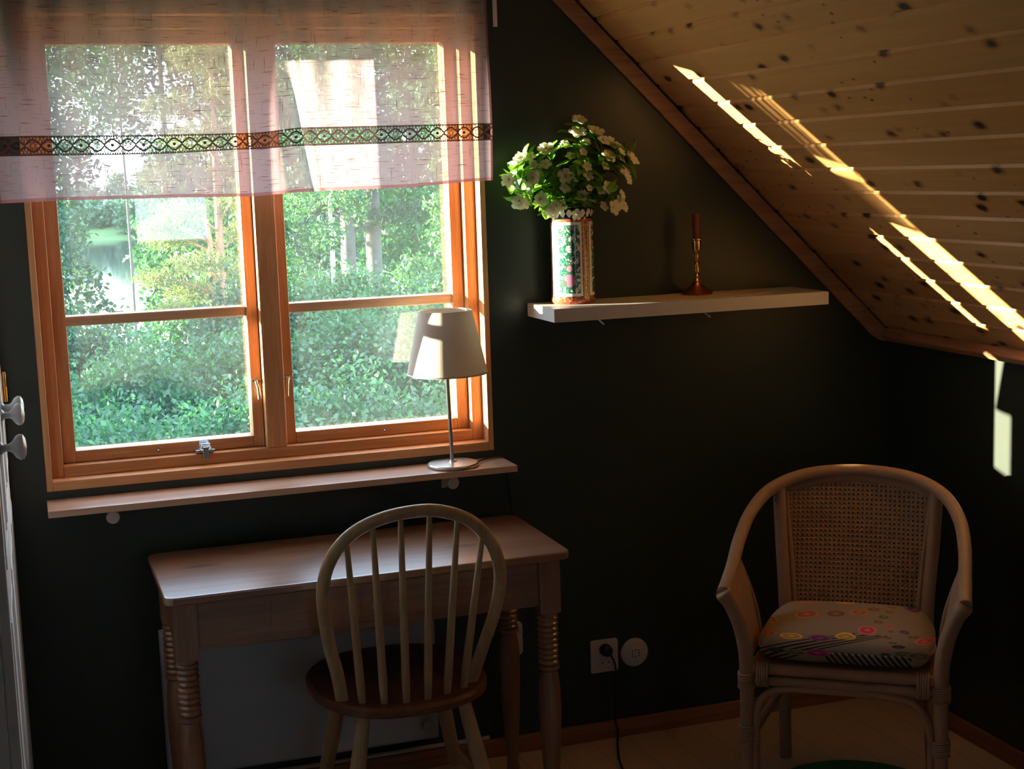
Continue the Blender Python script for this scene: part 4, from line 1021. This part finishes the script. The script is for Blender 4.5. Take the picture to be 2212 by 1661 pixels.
def tuft_cloud(blobs, n, size, k=5):
    """Pine needles: small bursts of narrow blades."""
    B = np.array(blobs, float); vol = (B[:, 3] * B[:, 4] * B[:, 5]) ** (2 / 3); pick = rng.choice(len(B), n, p=vol / vol.sum())
    d = rng.normal(size=(n, 3)); d /= np.linalg.norm(d, axis=1)[:, None]
    c = B[pick, :3] + d * (rng.random(n) ** 0.5)[:, None] * B[pick, 3:]
    c = np.repeat(c, k, 0); m = n * k
    ax = rng.normal(size=(m, 3)); ax[:, 2] += 0.35; ax /= np.linalg.norm(ax, axis=1)[:, None]
    s_ = np.cross(ax, rng.normal(size=(m, 3))); s_ /= np.linalg.norm(s_, axis=1)[:, None] + 1e-9
    L = size * rng.uniform(0.6, 1.2, m)[:, None]; w = L * 0.16
    v = np.stack([c, c + ax * L * 0.5 + s_ * w / 2, c + ax * L, c + ax * L * 0.5 - s_ * w / 2], 1).reshape(-1, 3)
    return v, np.arange(m * 4).reshape(m, 4)

def plant(name, base, label, cat, group, cloud, leaf, trunk, bark, limbs=()):
    t = thing(name, base, label, cat, group); b = np.array(base)
    v, q = cloud; fast_mesh('foliage', v - b, q, leaf, t)
    m = MB().tube(smooth_path([p for p, _ in trunk], 4), np.interp(np.linspace(0, 1, (len(trunk) - 1) * 4 + 1), np.linspace(0, 1, len(trunk)), [r for _, r in trunk]).tolist(), 9)
    m.obj('trunk', bark, t, 'soft')
    for l in limbs: MB().tube(smooth_path([p for p, _ in l], 3), np.interp(np.linspace(0, 1, (len(l) - 1) * 3 + 1), np.linspace(0, 1, len(l)), [r for _, r in l]).tolist(), 6).obj('branch', bark, t, 'soft')
    return t

def bush(x, y, top, rx, ry, label, leaf=None, size=0.058, n=17000, name='leafy_bush', group='bushes below the window'):
    gz = ground_z(y); h = top - gz; bl = []
    for k in range(15):
        a = k * 2.4; rr = 0.62 * math.sqrt((k + 0.5) / 15)
        hh = top - 0.42 - 0.9 * rr * rr + random.uniform(-.22, .18)
        bl.append((x + rx * rr * math.cos(a), y + ry * rr * math.sin(a), hh, rx * random.uniform(.30, .46), ry * random.uniform(.30, .46), random.uniform(.38, .62)))
    bl.append((x, y, gz + h * 0.55, rx * 0.8, ry * 0.8, h * 0.36))
    return plant(name, (x, y, gz), label, 'bush', group, leaf_cloud(bl, n, size), leaf or LEAF_BUSH, [((x, y, gz - 0.1), 0.07), ((x + 0.1, y, gz + h * 0.45), 0.05), ((x, y + 0.1, top - 0.5), 0.02)], BARK)

bush(0.55, 7.2, 0.10, 1.0, 1.0, 'leafy bush low in the left corner of the left pane', size=0.055)
bush(1.55, 7.8, -0.02, 0.9, 0.9, 'leafy bush at the bottom of the left pane beside the mullion')
bush(2.35, 7.4, 0.02, 0.85, 0.9, 'leafy bush at the bottom of the right pane beside the mullion')
bush(3.35, 7.8, -0.10, 0.95, 0.9, 'leafy bush at the bottom of the right pane behind the lamp stem')
bush(0.95, 9.6, 0.30, 0.85, 1.0, 'leafy bush at mid height in the left pane under the dark tree', size=0.062)
bush(1.95, 10.2, 0.22, 0.95, 1.0, 'leafy bush at mid height in the left pane under the pine', size=0.062)
bush(3.00, 10.0, 0.45, 0.95, 1.0, 'leafy bush at mid height in the middle of the right pane', size=0.062)
bush(4.15, 10.2, 0.48, 1.0, 1.0, 'leafy bush at mid height in the right pane behind the lampshade', size=0.062)
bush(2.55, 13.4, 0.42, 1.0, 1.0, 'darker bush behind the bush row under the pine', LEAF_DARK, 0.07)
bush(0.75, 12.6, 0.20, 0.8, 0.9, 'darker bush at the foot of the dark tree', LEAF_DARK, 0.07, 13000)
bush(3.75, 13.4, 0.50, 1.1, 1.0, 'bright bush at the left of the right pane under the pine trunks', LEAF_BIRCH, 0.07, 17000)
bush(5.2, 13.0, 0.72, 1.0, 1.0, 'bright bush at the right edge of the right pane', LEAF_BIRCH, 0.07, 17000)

# dark leafy tree at the left
bl = []
for k in range(26):
    z = 0.0 + k * 0.19; w = 0.70 if z < 1.2 else 0.62
    bl.append((0.10 + random.uniform(-.55, .62), 11.2 + random.uniform(-.6, .6), z, random.uniform(.30, .42), random.uniform(.3, .42), random.uniform(.26, .36)))
plant('dark_tree', (0.1, 11.2, ground_z(11.2)), 'dense dark green tree filling the left edge of the left pane', 'tree', 'trees outside', leaf_cloud(bl, 26000, 0.06), LEAF_DARK, [((0.1, 11.2, ground_z(11.2) - .1), .16), ((0.15, 11.2, 0.5), .10), ((0.1, 11.2, 4.4), .03)], BARK)

def pine(x, y, base, top, pads, label, needle, bark, n, size, r=0.11, lean=0.0, tubes=True):
    tr = [((x, y, base - .1), r), ((x + lean * 0.4, y, base + (top - base) * 0.45), r * 0.85), ((x + lean, y, top), r * 0.25)]
    lim = []
    for (px_, py_, pz_, rx, ry, rz) in pads:
        f = (pz_ - 0.15 - base) / (top - base); lim.append([((x + lean * f, y, pz_ - 0.28), r * 0.26), ((x + (px_ - x) * 0.6, y + (py_ - y) * 0.6, pz_ - 0.05), r * 0.16), ((px_ + (px_ - x) * 0.15, py_, pz_ + 0.02), r * 0.07)])
    return plant('pine_tree', (x, y, base), label, 'tree', 'trees outside', tuft_cloud(pads, n, size), needle, tr, bark, lim)
pads = [(2.10, 15.6, 1.28, .42, .5, .17), (2.85, 15.8, 1.40, .35, .5, .17), (1.95, 16.1, 0.95, .42, .5, .15), (2.30, 15.5, 0.62, .50, .5, .15), (1.75, 16.2, 0.42, .33, .4, .13), (2.95, 16.1, 0.98, .30, .4, .13), (2.25, 16.2, 0.22, .42, .5, .15),
        (2.0, 15.9, 1.75, .50, .5, .2), (2.9, 16.2, 1.85, .45, .5, .2), (2.4, 15.8, 2.25, .55, .6, .22), (2.1, 16.2, 2.65, .45, .5, .2), (2.8, 16.0, 2.8, .4, .5, .2), (2.5, 16.0, 3.3, .5, .5, .3), (1.75, 15.8, 1.10, .25, .4, .10), (2.75, 16.3, 0.45, .35, .4, .13), (1.9, 15.6, 0.05, .3, .4, .12)]
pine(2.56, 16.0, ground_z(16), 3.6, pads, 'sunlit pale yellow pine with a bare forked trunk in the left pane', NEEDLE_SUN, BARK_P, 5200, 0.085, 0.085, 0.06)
m_ = [o for o in C.objects if o.name.startswith('pine_tree')][-1]
MB().tube(smooth_path([(2.50, 16.0, -0.6), (2.46, 15.95, 0.3), (2.45, 15.9, 0.95), (2.38, 15.9, 1.3)], 4), [0.05 - 0.0022 * i for i in range(13)], 8).obj('second_trunk', BARK_P, m_, 'soft')
def pine_pads(x, y, z0, z1, n, R):
    out = []
    for k in range(n):
        z = z0 + (z1 - z0) * k / n; a = k * 2.4; d = R * random.uniform(.45, 1.0) * (1 - 0.5 * k / n); out.append((x + d * math.cos(a), y + d * math.sin(a) * 0.8, z, random.uniform(.45, .7), random.uniform(.45, .7), random.uniform(.16, .26)))
    return out
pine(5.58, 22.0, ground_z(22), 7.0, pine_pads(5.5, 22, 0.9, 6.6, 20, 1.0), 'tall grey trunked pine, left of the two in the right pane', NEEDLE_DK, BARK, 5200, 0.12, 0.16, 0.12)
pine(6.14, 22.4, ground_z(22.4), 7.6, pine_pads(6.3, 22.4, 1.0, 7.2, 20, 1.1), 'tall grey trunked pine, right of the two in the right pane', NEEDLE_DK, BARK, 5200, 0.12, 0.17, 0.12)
def broad(x, y, top, w, label, leaf, n, size, bark=BARK, name='leafy_tree', r=0.10, z0=None, group='trees outside'):
    gz = ground_z(y); z0 = gz + 0.35 * (top - gz) if z0 is None else z0; bl = []
    for k in range(26):
        f = k / 25; z = z0 + (top - z0) * f; ww = w * math.sin(PI * min(1, 0.25 + f * 0.72)) ** 0.7; a = k * 2.4; d = ww * random.uniform(.2, .85)
        bl.append((x + d * math.cos(a), y + d * math.sin(a), z, w * random.uniform(.30, .45), w * random.uniform(.30, .45), w * random.uniform(.24, .36)))
    return plant(name, (x, y, gz), label, 'tree', group, leaf_cloud(bl, n, size), leaf, [((x, y, gz - .1), r), ((x + .05, y, (gz + top) / 2), r * .75), ((x, y, top - .4), r * .2)], bark)
broad(4.80, 19.6, 4.2, 0.85, 'slender birch with a sunlit white trunk in the right pane', LEAF_BIRCH, 5000, 0.10, BARK_B, 'birch_tree', 0.055, 1.2)
broad(3.55, 17.5, 3.2, 1.0, 'green leafy tree left of the birch beside the mullion', LEAF_BIRCH, 14000, 0.085)
broad(6.45, 17.6, 3.4, 0.95, 'fresh green leafy tree at the upper right of the right pane', LEAF_BIRCH, 14000, 0.085)
broad(1.75, 21.0, 5.6, 1.05, 'slim tree showing only above the lake gap, behind the curtain', LEAF_DARK, 5200, 0.09, r=0.03, z0=2.3)
broad(3.5, 32.0, 9.0, 2.3, 'tall tree behind the sunlit pine, seen through the curtain', LEAF_DARK, 9000, 0.17, z0=3.6)
broad(0.7, 31.0, 8.6, 2.1, 'tall tree behind the dark tree, seen through the curtain', LEAF_DARK, 9000, 0.17, z0=3.6)
broad(7.6, 25.0, 6.0, 1.9, 'large leafy tree behind the pines at the right', LEAF_BUSH, 10000, 0.16)
broad(4.6, 27.0, 4.2, 1.7, 'leafy tree behind the birch', LEAF_DARK, 9000, 0.16)
broad(6.6, 32.0, 6.5, 2.4, 'tall dark tree far behind the two pines', LEAF_DARK, 9000, 0.2)
broad(9.8, 33.0, 7.0, 2.6, 'tall leafy tree farthest back at the right', LEAF_BUSH, 9000, 0.2)
broad(3.6, 30.0, 2.2, 1.5, 'leafy tree beyond the sunlit pine, near the lake', LEAF_BUSH, 8000, 0.17)
broad(0.3, 26.0, 3.6, 1.6, 'leafy tree behind the dark tree at the left', LEAF_DARK, 8000, 0.17)
# added unseen trees: belt shades the bushes, birch keeps sun off the armchair
for x, y, top in ((-6.2, 9.6, 3.4), (-6.6, 12.4, 3.8), (-6.0, 15.0, 3.6), (-7.4, 17.6, 3.6)):
    broad(x, y, top, 1.75, 'unseen broad leafy tree added left of the window view to shade the bushes', LEAF_BUSH, 6000, 0.17, group='added shade trees left of the view')
yb = [(-2.5, 1.27, 1.35, .14, .09, .11), (-2.7, 1.33, 1.37, .14, .09, .11), (-2.7, 2.05, 2.3, .25, .14, .25), (-2.6, 2.1, 1.8, .25, .14, .3), (-2.6, 2.05, 2.7, .15, .1, .2)]
plant('shade_birch', (-2.6, 2.0, ground_z(2.0)), 'unseen young birch added left of the window view to keep sun off the armchair', 'tree', 'added shade trees left of the view', leaf_cloud(yb, 4200, 0.05, 0.2), LEAF_BIRCH,
      [((-2.6, 2.0, ground_z(1.7) - .1), .05), ((-2.62, 2.0, 0.4), .035), ((-2.6, 2.0, 2.7), .01)], BARK_B, [[((-2.62, 2.0, 1.0), .012), ((-2.55, 1.6, 1.22), .008), ((-2.5, 1.12, 1.38), .004)]])
# far forest: one mass of crowns on the far shore
bl = []
for k in range(230):
    y = random.uniform(360, 430); x = random.uniform(-60, 140); h = random.uniform(5, 11); bl.append((x, y, LAKE + (y - 360) * 0.07 + h * 0.5, random.uniform(2.0, 4.0), random.uniform(2, 4), h * 0.6))
v, q = leaf_cloud(bl, 60000, 1.3, 0.75, 0.8)
tag(fast_mesh('far_forest', v, q, LEAF_FAR), 'hazy forest on the far shore of the lake', 'forest', kind='stuff')
